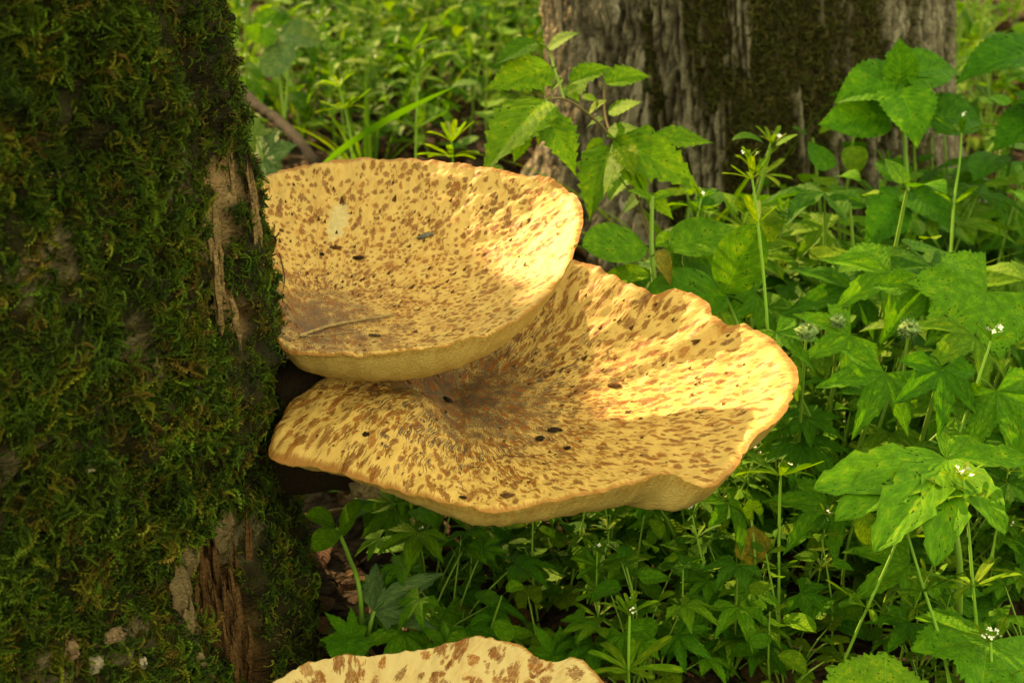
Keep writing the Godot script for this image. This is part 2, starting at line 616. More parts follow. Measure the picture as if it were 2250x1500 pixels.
func flowers(root: Node3D, c: Vector3, axis: Vector3, count: int) -> void:
	for i in count:
		var p := c + Vector3(rng.randf_range(-1, 1), rng.randf_range(0.1, 1), rng.randf_range(-1, 1)) * 0.006 + axis * 0.004
		part("flower", leaf.flower, M.petal, root, Transform3D(Basis.from_euler(Vector3(rng.randf_range(0.2, 1.1), rng.randf() * TAU, 0)), p - root.position))

# cleavers: square stem through the given points (foot first), a star of narrow leaves at each share of the stem
func cleavers(label: String, pts: Array, stars: Array, flower := 0, tone := 0) -> Node3D:
	var root := thing("cleavers_plant", label, "wild plant", Vector3(pts[0].x, pts[0].y, pts[0].z), "cleavers with stars of narrow leaves")
	root.set_meta("called", "cleavers_plant")
	stem_part(root, pts, 0.0013, 0.0009, M.cleavers_stem)
	for s in stars:   # share, leaf length, leaves, how open
		var c := curve3(pts, s[0])
		var axis := (curve3(pts, minf(s[0] + 0.05, 1.0)) - curve3(pts, maxf(s[0] - 0.05, 0.0))).normalized()
		whorl(root, c, axis, s[2], s[1], s[3], tone)
	if flower:
		flowers(root, pts[-1], Vector3.UP, flower)
	return root

# an upright herb: opposite pairs of leaves on a stem from foot to head
func paired(called: String, label: String, category: String, kind: String, foot: Vector3, head: Vector3, pairs: int, size: float, droop: float, tone: int, group := "", start := 0.35) -> Node3D:
	var root := thing(called, label, category, foot, group)
	root.set_meta("called", called)
	var mid := foot.lerp(head, 0.5) + Vector3(rng.randf_range(-0.01, 0.01), 0, rng.randf_range(-0.01, 0.01))
	stem_part(root, [foot, mid, head], 0.0022, 0.0012, M.herb_stem)
	var turn := rng.randf() * PI
	for i in pairs:
		var t := lerpf(start, 0.99, float(i) / maxi(pairs - 1, 1))
		var c := curve3([foot, mid, head], t)
		for s in 2:
			var a := turn + i * PI * 0.5 + s * PI + rng.randf_range(-0.25, 0.25)
			var rise := rng.randf_range(-0.1, 0.35) + (0.8 if i == pairs - 1 else 0.0) - droop
			var d := Vector3(cos(a), rise, sin(a)).normalized()
			var sz := size * (1.0 - 0.5 * maxf(0.0, t - 0.55) / 0.45) * rng.randf_range(0.75, 1.15)
			var b := c + d * sz * 0.28
			put_leaf(root, leaf[kind][rng.randi() % 4], green(kind, tone + (i + s) % 3), b, b + (d - Vector3.UP * 0.15).normalized() * sz, Vector3.UP, 0.1)
	return root

# a tussock of stalked leaves rising from one foot
func rosette(called: String, label: String, category: String, kind: String, foot: Vector3, count: int, height: float, spread: float, size: float, tone: int, group := "") -> Node3D:
	var root := thing(called, label, category, foot, group)
	root.set_meta("called", called)
	var st := begin()
	var first := 0
	var turn := rng.randf() * TAU
	for i in count:
		var a := turn + i * 2.4 + rng.randf_range(-0.3, 0.3)
		var h := height * rng.randf_range(0.22, 1.1)
		var out := spread * rng.randf_range(0.3, 1.0)
		var c := foot + Vector3(cos(a) * out, h, sin(a) * out)
		first = tube(st, first, [Vector3.ZERO, Vector3(cos(a) * out * 0.4, h * 0.55, sin(a) * out * 0.4), c - foot], 0.0016, 0.001, 5, 8)
		var d := Vector3(cos(a), rng.randf_range(-0.35, 0.2), sin(a)).normalized()
		put_leaf(root, leaf[kind][rng.randi() % 4], green(kind, tone + i % 2), c, c + d * size * rng.randf_range(0.7, 1.2), (Vector3.UP + Vector3(rng.randf_range(-0.4, 0.4), 0, rng.randf_range(0.0, 0.6))).normalized(), 0.1)
	part("stem", finish(st), M.herb_stem, root)
	return root

func grass_tuft(label: String, foot: Vector3, count: int, height: float, tone: int, group: String) -> Node3D:
	var root := thing("grass_tuft", label, "grass", foot, group)
	root.set_meta("called", "grass_tuft")
	for i in count:
		var a := rng.randf() * TAU
		var d := Vector3(cos(a) * 0.35, 1.0, sin(a) * 0.35).normalized()
		put_leaf(root, leaf.blade[rng.randi() % 4], green("grass", tone + i % 3), foot + Vector3(cos(a), 0, sin(a)) * 0.012, foot + d * height * rng.randf_range(0.6, 1.1), Vector3(-cos(a), 0.3, -sin(a)), 0.4, "blade")
	return root


# ---------------------------------------------------------------- the mossy trunk
func trunk_radius(y: float) -> float:
	var n := trunk_rows.size()
	if y >= trunk_rows[0].x:
		return trunk_rows[0].y
	for i in range(1, n):
		if y >= trunk_rows[i].x:
			return lerpf(trunk_rows[i].y, trunk_rows[i - 1].y, (y - trunk_rows[i].x) / (trunk_rows[i - 1].x - trunk_rows[i].x))
	return trunk_rows[n - 1].y + (trunk_rows[n - 1].x - y) * 0.35

func trunk_hit(px: float, py: float) -> Vector2:   # angle round the trunk and height of what shows at that pixel
	var r := ray(px, py)
	var t := 0.4
	while t < 1.4:
		var p := EYE + r * t
		var d := Vector2(p.x, p.z) - TREE
		if d.length() < trunk_radius(p.y):
			return Vector2(atan2(d.y, d.x), p.y)
		t += 0.0015
	return Vector2(0, -9)

func bare(phi: float, y: float, wob: float) -> Vector2:   # (how bare, which kind) of a place on the trunk
	var best := Vector2(-1, 0)
	for p in patches:
		var d := Vector2(wrapf(phi - p[0], -PI, PI) * 0.28 / p[2], (y - p[1]) / p[3]).length()
		var v := 1.0 - d + wob
		if v > best.x:
			best = Vector2(v, p[4])
	return best

func make_trunk() -> void:
	for e in [[-120, 470], [0, 488], [100, 503], [220, 520], [330, 545], [400, 556], [480, 580], [600, 600], [700, 618], [800, 612], [900, 600], [1000, 615], [1080, 655], [1180, 690], [1300, 702], [1430, 722], [1560, 755], [1700, 830]]:
		var r := ray(e[1], e[0])
		var d := Vector2(r.x, r.z).normalized()
		var to := TREE - Vector2(EYE.x, EYE.z)
		var t := to.dot(d) / Vector2(r.x, r.z).length()
		trunk_rows.append(Vector2(EYE.y + r.y * t, absf(to.cross(d))))
	# bare places: photograph x, y, half width and half height in pixels, kind (1 pale wood, 2 rotten wood, 3 grey bark)
	for e in [[520, 400, 30, 70, 1], [500, 520, 32, 80, 1], [515, 630, 26, 70, 1], [545, 690, 18, 60, 1], [505, 1310, 62, 190, 2], [560, 1420, 50, 150, 2], [475, 1170, 40, 60, 2], [140, 580, 60, 80, 3], [60, 590, 28, 70, 3], [415, 1280, 34, 130, 3], [330, 790, 60, 60, 3], [290, 1440, 120, 70, 3], [80, 1010, 60, 40, 3], [560, 1170, 50, 50, 3], [120, 1480, 60, 40, 3], [395, 400, 40, 60, 3]]:
		var h := trunk_hit(e[0], e[1])
		if h.y > -1.0:
			var p := EYE + ray(e[0], e[1]) * 0.9
			var face := 0.9 / F
			var nrm := Vector2(cos(h.x), sin(h.x))
			var view := (Vector2(EYE.x, EYE.z) - (TREE + nrm * trunk_radius(h.y))).normalized()
			patches.append([h.x, h.y, e[2] * face / maxf(nrm.dot(view), 0.22), e[3] * face * 1.08, e[4]])
	var root := thing("mossy_tree", "large mossy tree trunk that carries the bracket fungi, filling the left edge", "tree", Vector3(TREE.x, 0, TREE.y))
	var ridge := noise(1.0, 11, FastNoiseLite.TYPE_SIMPLEX, 4)
	var grain := noise(1.0, 12, FastNoiseLite.TYPE_SIMPLEX, 3)
	var st := begin()
	var cols := 300
	var heights: Array = []
	var y := -0.06
	while y < 0.56:
		heights.append(y)
		y += 0.0034
	while y < 2.6:
		heights.append(y)
		y += 0.05
	# the moss stands about a centimetre proud of the wood
	var surface := func(phi: float, yy: float) -> Array:
		var c := Vector2(cos(phi), sin(phi))
		var wob := 0.55 * ridge.get_noise_3d(c.x * 9.0, yy * 26.0, c.y * 9.0)
		var b := bare(phi, yy, wob)
		var rr := trunk_radius(yy) - 0.008 + 0.012 * ridge.get_noise_3d(c.x * 3.2, yy * 4.0, c.y * 3.2) + 0.006 * ridge.get_noise_3d(c.x * 12.0, yy * 14.0, c.y * 12.0)
		var strand := grain.get_noise_3d(c.x * 52.0, yy * 7.0, c.y * 52.0)
		var lump := grain.get_noise_3d(c.x * 30.0, yy * 60.0, c.y * 30.0)
		var col := Color(0.014, 0.012, 0.004).lerp(Color(0.035, 0.03, 0.01), clampf(lump + 0.4, 0, 1))
		rr += 0.003 * lump
		if b.x <= 0.3:
			rr += 0.014 * maxf(0.0, grain.get_noise_3d(c.x * 13.0 + 5.0, yy * 34.0, c.y * 13.0) + 0.1) * (1.0 - smoothstep(0.0, 0.3, b.x))
		if b.x > 0.0:
			var w := smoothstep(0.0, 0.35, b.x)
			if b.y == 1.0:
				rr += w * (-0.004 + 0.004 * strand)
				col = col.lerp(Color(0.36, 0.235, 0.11).lerp(Color(0.17, 0.09, 0.035), clampf(0.5 - strand * 1.3, 0, 1)), w)
			elif b.y == 2.0:
				rr += w * (-0.016 + 0.009 * strand)
				col = col.lerp(Color(0.15, 0.075, 0.022).lerp(Color(0.04, 0.018, 0.008), clampf(0.5 - strand * 1.6, 0, 1)), w)
			else:
				rr += w * (0.001 + 0.004 * lump)
				col = col.lerp(Color(0.145, 0.115, 0.06).lerp(Color(0.05, 0.037, 0.016), clampf(0.5 - lump * 1.5, 0, 1)), w)
		return [Vector3(c.x * rr, yy, c.y * rr), col, b]
	for h in heights:
		for j in cols + 1:
			# finer on the side that shows
			var u := float(j) / cols
			var phi := 0.9 + TAU * (u + 0.118 * sin(TAU * u))
			var s: Array = surface.call(phi, h)
			st.set_color(s[1])
			st.add_vertex(s[0])
	grid(st, 0, heights.size(), cols + 1, true)
	var trunk := part("trunk", finish(st), M.bark_colored, root)
	# moss: many curled shoots in a few shapes
	rng.seed = 21
	var shapes: Array = []
	for v in 4:
		shapes.append(moss_shoot(v))
	var lists: Array = [[], [], [], []]
	var cols_: Array = [[], [], [], []]
	var thin := noise(1.0, 15, FastNoiseLite.TYPE_SIMPLEX, 3)
	for i in 135000:
		var phi := rng.randf_range(-0.85, 2.1)
		var yy := rng.randf_range(0.0, 0.56)
		var s: Array = surface.call(phi, yy)
		var b: Vector2 = s[2]
		var c := Vector2(cos(phi), sin(phi))
		var den := thin.get_noise_3d(c.x * 8.0, yy * 18.0, c.y * 8.0)
		if b.x > 0.02 + rng.randf() * 0.25 and not (b.y == 3.0 and rng.randf() < 0.5) and not (b.y == 1.0 and rng.randf() < 0.05):
			continue
		if den < -0.62 + rng.randf() * 0.25:
			continue
		var nrm := Vector3(c.x, 0, c.y)
		var p: Vector3 = s[0]
		var side := Vector3.UP.cross(nrm)
		var up := (nrm * rng.randf_range(0.45, 1.1) + Vector3.UP * rng.randf_range(-0.75, 0.75) + side * rng.randf_range(-0.85, 0.85)).normalized()
		var spin := up.cross(Vector3(0.3, 0.5, 0.8)).normalized().rotated(up, rng.randf() * TAU)
		var size := rng.randf_range(0.5, 1.25) * (0.95 + 0.6 * den) * (0.62 if phi < 0.3 else 1.0)
		var k := rng.randi() % 4
		lists[k].append(Transform3D(Basis(spin, up, spin.cross(up)) * size, p - nrm * 0.0015))
		var tone := rng.randf_range(0.35, 1.4) * (1.0 + 0.5 * den)
		var dead := thin.get_noise_3d(c.x * 14.0 + 9.0, yy * 30.0, c.y * 14.0) + rng.randf_range(-0.35, 0.35)
		var col := Color(0.060, 0.098, 0.004)
		if dead > 0.5:
			col = Color(0.12, 0.082, 0.012)
		elif dead > 0.22:
			col = Color(0.115, 0.118, 0.006)
		elif dead < -0.35:
			col = Color(0.03, 0.06, 0.003)
		cols_[k].append(col * tone)
	for k in 4:
		multi("moss", shapes[k], M.moss, lists[k], cols_[k], root)
	# flakes of bark, splinters and strands that stand off the trunk
	var fl := rng
	fl.seed = 5
	var spots: Array = []
	for i in 16:
		var q := fl.randf()
		spots.append([lerpf(528, 500, q) + fl.randf_range(-24, 24) + (q - 0.5) * (q - 0.5) * 120.0, lerpf(370, 690, q), fl.randf_range(4, 9), fl.randf_range(45, 100), 1])
	for i in 26:
		var q := fl.randf()
		spots.append([lerpf(490, 565, fl.randf()), lerpf(1190, 1490, q), fl.randf_range(4, 9), fl.randf_range(50, 120), 4])
	for e in spots + [[528, 1165, 46, 62, 0], [556, 380, 13, 70, 1], [545, 470, 10, 120, 1], [495, 470, 14, 90, 1], [480, 640, 12, 110, 1], [520, 560, 12, 120, 1], [505, 700, 9, 70, 1], [425, 1210, 26, 60, 0], [408, 1300, 28, 70, 0], [440, 1385, 22, 60, 0], [235, 1475, 19, 22, 2], [172, 1440, 18, 26, 3], [315, 1460, 11, 15, 2], [270, 1405, 30, 16, 3], [450, 1460, 16, 24, 0], [205, 1030, 14, 7, 2], [465, 1490, 30, 30, 0], [575, 1370, 13, 60, 1], [470, 1260, 9, 100, 4], [500, 1330, 10, 140, 4], [525, 1290, 8, 110, 4], [545, 1380, 9, 120, 4], [488, 1420, 11, 100, 4], [515, 1440, 9, 90, 4], [560, 1310, 8, 110, 4], [455, 1340, 7, 90, 4], [578, 1450, 9, 80, 4]]:
		var h := trunk_hit(e[0], e[1])
		if h.y < -1:
			continue
		var s: Array = surface.call(h.x, h.y)
		var nrm := Vector3(cos(h.x), 0.0, sin(h.x))
		var depth := seen(s[0] + root.position).z
		var w: float = e[2] * depth / F
		var t: float = e[3] * depth / F
		var names := ["bark_flake", "wood_splinter", "bark_chip", "bark_chip", "wood_strand"]
		var mats := [M.bark_tan, M.wood_pale, M.chip_pale, M.chip_brown, M.wood_rotten]
		var side := Vector3.UP.cross(nrm)
		var tilt := fl.randf_range(-0.12, 0.12)
		part(names[e[4]], plate(w, t, 0.004 if e[4] == 0 else minf(w * 0.8, 0.006), fl.randi(), e[4] == 1 or e[4] == 4), mats[e[4]], trunk, Transform3D(Basis(side, Vector3.UP, nrm).rotated(nrm, tilt).rotated(side, fl.randf_range(-0.1, 0.06)), s[0] + nrm * (0.002 if e[4] != 4 else 0.004)))

# an uneven plate or strand, half sizes w and h, thickness d, facing +z
func plate(w: float, h: float, d: float, seed_: int, strand: bool) -> ArrayMesh:
	var st := begin()
	var n := noise(1.0, seed_ % 10000, FastNoiseLite.TYPE_SIMPLEX, 2)
	var round_ := 18
	var rings := 4
	for side in 2:
		for i in rings + 1:
			for j in round_ + 1:
				var a := TAU * j / round_
				var q := float(i) / rings
				var edge := 1.0 + 0.42 * n.get_noise_2d(cos(a) * 1.7, sin(a) * 1.7)
				var x := cos(a) * q * w * edge
				var y := sin(a) * q * h * edge
				if strand:
					x += w * 0.6 * n.get_noise_1d(y / h * 1.6 + 20.0)
				var bulge := (1.0 - q * q) * d + 0.6 * d * n.get_noise_2d(x / w * 2.6 + 7.0, y / h * 6.0)
				st.add_vertex(Vector3(x, y, bulge if side == 0 else -0.4 * d + (0.4 * d + bulge * 0.0) * 0.0))
		grid(st, side * (rings + 1) * (round_ + 1), rings + 1, round_ + 1, side == 0)
	return finish(st)

func moss_shoot(v: int) -> ArrayMesh:
	var st := begin()
	var L := 0.0068 + 0.0013 * v
	var bend := 0.9 + 0.5 * v
	var n := 9
	var idx := 0
	for i in n:
		var t := float(i) / n
		var t2 := float(i + 1) / n
		var p := Vector3(sin(bend * t * t) * L * t, L * t * cos(bend * t * 0.7), 0.0006 * sin(t * 7.0 + v))
		var q := Vector3(sin(bend * t2 * t2) * L * t2, L * t2 * cos(bend * t2 * 0.7), 0.0006 * sin(t2 * 7.0 + v))
		var w := 0.00085 * (1.15 - t)
		for e in [p + Vector3(0, 0, -w), p + Vector3(0, 0, w), q]:
			st.add_vertex(e)
			st.add_index(idx)
			idx += 1
		# tiny leaves to both sides
		for s in [-1.0, 1.0]:
			for k in 2:
				var o := Vector3(0.3 * s if k == 0 else s, 0.75, s if k == 0 else -0.35 * s).normalized() * 0.0023 * (1.2 - 0.75 * t)
				var x := Vector3(0.0008, 0.0004, 0)
				for e in [p - x, p + x + Vector3(0, 0.0003, 0), p + o]:
					st.add_vertex(e)
					st.add_index(idx)
					idx += 1
	return finish(st)

func multi(called: String, mesh: Mesh, m: Material, xf: Array, colors: Array, parent: Node) -> MultiMeshInstance3D:
	var mm := MultiMesh.new()
	mm.transform_format = MultiMesh.TRANSFORM_3D
	mm.use_colors = not colors.is_empty()
	mm.mesh = mesh
	mm.instance_count = xf.size()
	for i in xf.size():
		mm.set_instance_transform(i, xf[i])
		if mm.use_colors:
			mm.set_instance_color(i, colors[i])
	var o := MultiMeshInstance3D.new()
	o.multimesh = mm
	o.material_override = m
	o.name = numbered(called) if parent == self else called
	parent.add_child(o, true)
	o.set_meta("kind", "stuff")
	return o


# ---------------------------------------------------------------- the second tree
func make_back_tree() -> void:
	var foot := at_h(1720, 590, 0.0) + Vector3(0, 0, -0.25)
	var R := 0.252
	var root := thing("rough_barked_tree", "thick tree with furrowed grey bark and brown moss, behind the fungi", "tree", foot)
	var soft := noise(1.0, 4, FastNoiseLite.TYPE_SIMPLEX, 4)
	var st := begin()
	var cols := 640
	var surf := func(phi: float, y: float) -> Array:
		var c := Vector2(cos(phi), sin(phi))
		var n1 := absf(soft.get_noise_3d(c.x * 13.0, y * 3.2, c.y * 13.0))
		var n2 := absf(soft.get_noise_3d(c.x * 33.0 + 4.0, y * 9.0, c.y * 33.0))
		var plate_ := smoothstep(0.0, 0.17, n1) * (0.35 + 0.65 * smoothstep(0.0, 0.15, n2))
		var fl := 0.10 * exp(-maxf(y, 0.0) / 0.07) * (0.6 + 0.5 * soft.get_noise_2d(c.x * 2.0, c.y * 2.0))
		# brown moss covers the middle of the side that shows
		var m := 1.0 - absf(wrapf(phi - 1.45, -PI, PI)) / 1.05 + 0.9 * soft.get_noise_3d(c.x * 6.0, y * 4.0, c.y * 6.0)
		var moss := smoothstep(0.12, 0.6, m - 0.3 * plate_)
		var rr := R * (1.0 + 0.03 * soft.get_noise_3d(c.x * 1.5, y * 1.0, c.y * 1.5)) + fl + 0.014 * plate_ * (1.0 - 0.65 * moss) + 0.006 * soft.get_noise_3d(c.x * 60.0, y * 24.0, c.y * 60.0)
		var col := Color(0.075, 0.058, 0.036).lerp(Color(0.34, 0.29, 0.20), plate_ * clampf(0.72 + 0.8 * soft.get_noise_3d(c.x * 16.0, y * 16.0, c.y * 16.0), 0, 1))
		col = col.lerp(Color(0.060, 0.045, 0.014), moss * 0.92)
		return [Vector3(c.x * rr - 0.10 * y - 0.0, y, c.y * rr), col, moss]
	var heights: Array = []
	var y := -0.05
	while y < 0.75:
		heights.append(y)
		y += 0.004
	while y < 3.4:
		heights.append(y)
		y += 0.06
	for h in heights:
		for j in cols + 1:
			var u := float(j) / cols
			var s: Array = surf.call(PI * 0.5 + TAU * (u - 0.5) , h)
			st.set_color(s[1])
			st.add_vertex(s[0])
	grid(st, 0, heights.size(), cols + 1, true)
	var trunk := part("trunk", finish(st), M.bark_colored, root)
	rng.seed = 77
	var xf: Array = []
	var cc: Array = []
	for i in 42000:
		var phi := rng.randf_range(0.2, PI - 0.1)
		var yy := rng.randf_range(0.0, 0.72)
		var s: Array = surf.call(phi, yy)
		if s[2] < rng.randf():
			continue
		var nrm := Vector3(cos(phi), 0, sin(phi))
		var up := (nrm + Vector3(rng.randf_range(-0.9, 0.9), rng.randf_range(-0.8, 0.8), rng.randf_range(-0.9, 0.9))).normalized()
		var spin := up.cross(Vector3(0.3, 0.5, 0.8)).normalized()
		xf.append(Transform3D(Basis(spin, up, spin.cross(up)) * rng.randf_range(0.6, 1.3), s[0]))
		cc.append(Color(0.085, 0.066, 0.016).lerp(Color(0.06, 0.075, 0.012), rng.randf()) * rng.randf_range(0.6, 1.5))
	multi("moss", moss_shoot(2), M.moss, xf, cc, root)
	# single ridges of bark that stand out, on the pale side first
	for i in 46:
		var phi := rng.randf_range(2.1, 3.0) if i < 34 else rng.randf_range(0.15, 1.2)
		var yy := rng.randf_range(0.05, 0.7)
		var s: Array = surf.call(phi, yy)
		if s[2] > 0.6:
			continue
		var nrm := Vector3(cos(phi), 0, sin(phi))
		var side := Vector3.UP.cross(nrm)
		part("bark_ridge", plate(rng.randf_range(0.004, 0.008), rng.randf_range(0.02, 0.06), 0.004, rng.randi(), true), [M.ridge_a, M.ridge_b, M.ridge_c][i % 3], trunk, Transform3D(Basis(side, Vector3.UP, nrm).rotated(nrm, rng.randf_range(-0.2, 0.2)), s[0] - nrm * 0.002))


func _ready() -> void:
	# ------------------------------------------------------------ camera, sky, sun, exposure
	var cam := Camera3D.new()
	cam.name = "camera"
	add_child(cam)
	cam.position = EYE
	cam.rotation_degrees = Vector3(-PITCH, 0, 0)
	var lens := CameraAttributesPhysical.new()
	lens.frustum_focal_length = 50.0
	lens.frustum_focus_distance = 0.94
	lens.exposure_aperture = 11.0
	lens.frustum_near = 0.05
	lens.frustum_far = 60.0
	cam.attributes = lens
	cam.fov = rad_to_deg(2.0 * atan(750.0 / F))
	cam.near = 0.05
	cam.far = 60.0
	var env := Environment.new()
	env.background_mode = Environment.BG_SKY
	var sky := Sky.new()
	var air := ProceduralSkyMaterial.new()
	air.sky_top_color = Color(0.95, 0.945, 0.76)
	air.sky_horizon_color = Color(0.62, 0.60, 0.40)
	air.ground_bottom_color = Color(0.12, 0.12, 0.05)
	air.ground_horizon_color = Color(0.3, 0.3, 0.15)
	sky.sky_material = air
	env.sky = sky
	env.tonemap_mode = Environment.TONE_MAPPER_LINEAR
	env.tonemap_exposure = 4.3
	env.background_energy_multiplier = 0.76
	env.sdfgi_enabled = true
	env.ssao_enabled = true
	env.ssil_enabled = true
	var we := WorldEnvironment.new()
	we.name = "environment"
	we.environment = env
	add_child(we)
	var sun := DirectionalLight3D.new()
	sun.name = "sun"
	add_child(sun)
	sun.look_at_from_position(Vector3.ZERO, SUN_DIR.normalized())
	sun.light_energy = 1.6
	sun.light_color = Color(1.0, 0.83, 0.57)
	sun.light_angular_distance = 0.6
	sun.shadow_enabled = true
	sun.sky_mode = DirectionalLight3D.SKY_MODE_LIGHT_ONLY

	materials()
	leaf_library()
	make_ground()
	make_trunk()
	make_back_tree()
	make_added_canopy()
	make_fungi()
	make_plants()

func materials() -> void:
	var v1 := vein_textures(256, 11.0, 0.20, 1)
	var v2 := vein_textures(256, 7.0, 0.30, 5)
	var v3 := vein_textures(128, 2.0, 0.0, 8)
	var kinds := {"elm": [v1, lin(0.16, 0.345, 0.004)], "nettle": [v1, lin(0.105, 0.315, 0.005)], "lance": [v1, lin(0.15, 0.34, 0.004)], "oval": [v2, lin(0.135, 0.33, 0.004)], "lobed": [v2, lin(0.115, 0.32, 0.005)], "round": [v2, lin(0.145, 0.32, 0.005)], "cleavers": [v3, lin(0.15, 0.335, 0.005)], "grass": [v3, lin(0.15, 0.34, 0.004)]}
	for k in kinds:
		for i in 5:
			var c: Color = kinds[k][1].srgb_to_linear()
			var f: float = [1.0, 0.76, 1.2, 1.0, 0.58][i]
			leaf_mat("%s_leaf_%d" % [k, i], Color(c.r * f * [1.0, 0.85, 1.1, 1.28, 0.85][i], c.g * f, c.b * f).linear_to_srgb(), kinds[k][0][0], kinds[k][0][1], 0.95)
	leaf_mat("yellow_leaf", lin(0.26, 0.24, 0.02), v2[0], v2[1], 0.8)
	leaf_mat("pale_leaf", lin(0.12, 0.22, 0.06), v2[0], v2[1], 0.6)
	leaf_mat("dead_leaf", lin(0.10, 0.063, 0.03), v1[0], v1[1], 0.4, 0.8)
	M.dead_leaf.vertex_color_use_as_albedo = true
	mat("cleavers_stem", lin(0.14, 0.27, 0.012), 0.6)
	mat("herb_stem", lin(0.13, 0.23, 0.015), 0.6)
	mat("woody_stem", lin(0.10, 0.075, 0.025), 0.8)
	mat("petal", lin(0.7, 0.7, 0.6), 0.6)
	var bc := mat("bark_colored", Color.WHITE, 0.92, 0.25)
	bc.vertex_color_use_as_albedo = true
	bc.albedo_texture = speckle_texture(256, Color(0.62, 0.62, 0.62), Color(1, 1, 1), 0.03, 12)
	bc.uv1_triplanar = true
	bc.uv1_world_triplanar = true
	bc.uv1_scale = Vector3(22, 22, 22)
	var bn := noise(0.05, 17, FastNoiseLite.TYPE_SIMPLEX, 4)
	bc.heightmap_enabled = true
	bc.heightmap_texture = ImageTexture.create_from_image(bn.get_seamless_image(256, 256))
	bc.heightmap_scale = 0.22
	var ms := mat("moss", Color.WHITE, 0.75, 0.3)
	ms.vertex_color_use_as_albedo = true
	ms.backlight_enabled = true
	ms.backlight = Color(0.5, 0.5, 0.25)
	var grit: Texture2D = bc.albedo_texture
	for e in [["bark_tan", lin(0.19, 0.135, 0.065)], ["wood_pale", lin(0.30, 0.195, 0.085)], ["chip_pale", lin(0.34, 0.28, 0.19)], ["chip_brown", lin(0.25, 0.16, 0.09)], ["wood_rotten", lin(0.13, 0.065, 0.022)], ["dark_branch", lin(0.018, 0.013, 0.007)], ["ridge_a", lin(0.40, 0.345, 0.25)], ["ridge_b", lin(0.30, 0.25, 0.17)], ["ridge_c", lin(0.46, 0.40, 0.30)], ["twig", lin(0.10, 0.06, 0.035)], ["straw", lin(0.42, 0.28, 0.12)], ["crumb", lin(0.035, 0.02, 0.01)], ["flake", lin(0.16, 0.07, 0.025)], ["grey_chip", lin(0.22, 0.20, 0.16)], ["stalk", lin(0.03, 0.018, 0.009)], ["button", lin(0.30, 0.22, 0.11)], ["bud", lin(0.22, 0.33, 0.10)]]:
		var m := mat(e[0], e[1], 0.9, 0.25)
		m.albedo_texture = grit
		m.uv1_triplanar = true
		m.uv1_scale = Vector3(40, 40, 40)
		m.heightmap_enabled = true
		m.heightmap_texture = bc.heightmap_texture
		m.heightmap_scale = 0.1
	var po := mat("pore", lin(0.44, 0.325, 0.105), 0.8, 0.3)
	po.vertex_color_use_as_albedo = true
	po.uv1_triplanar = true
	po.uv1_scale = Vector3(14, 14, 14)
	po.albedo_texture = speckle_texture(256, Color(0.90, 0.87, 0.80), Color(1, 1, 1), 0.09, 14)
	po.heightmap_enabled = true
	po.heightmap_texture = pore_bump(512)
	po.heightmap_scale = 0.06
	var so := mat("soil", lin(0.045, 0.030, 0.017), 0.95, 0.2)
	so.albedo_texture = speckle_texture(256, Color(0.5, 0.45, 0.4), Color(1, 1, 1), 0.03, 19)
	so.uv1_triplanar = true
	so.uv1_world_triplanar = true
	so.uv1_scale = Vector3(4, 4, 4)
	so.heightmap_enabled = true
	so.heightmap_texture = bc.heightmap_texture
	so.heightmap_scale = 0.6
	# a four-petalled flower a few millimetres wide
	var st := begin()
	var idx := 0
	for k in 4:
		var a := k * PI / 2
		var d := Vector3(cos(a), 0.25, sin(a)) * 0.0024
		var s := Vector3(-sin(a), 0, cos(a)) * 0.0010
		for e in [Vector3.ZERO, d * 0.6 + s, d, Vector3.ZERO, d, d * 0.6 - s]:
			st.add_vertex(e)
			st.add_index(idx)
			idx += 1
	leaf.flower = finish(st)

func ground_y(x: float, z: float) -> float:
	return 0.012 * sin(x * 5.0 + 1.0) * cos(z * 4.0) + 0.006 * sin(x * 17.0) * sin(z * 13.0 + 2.0)

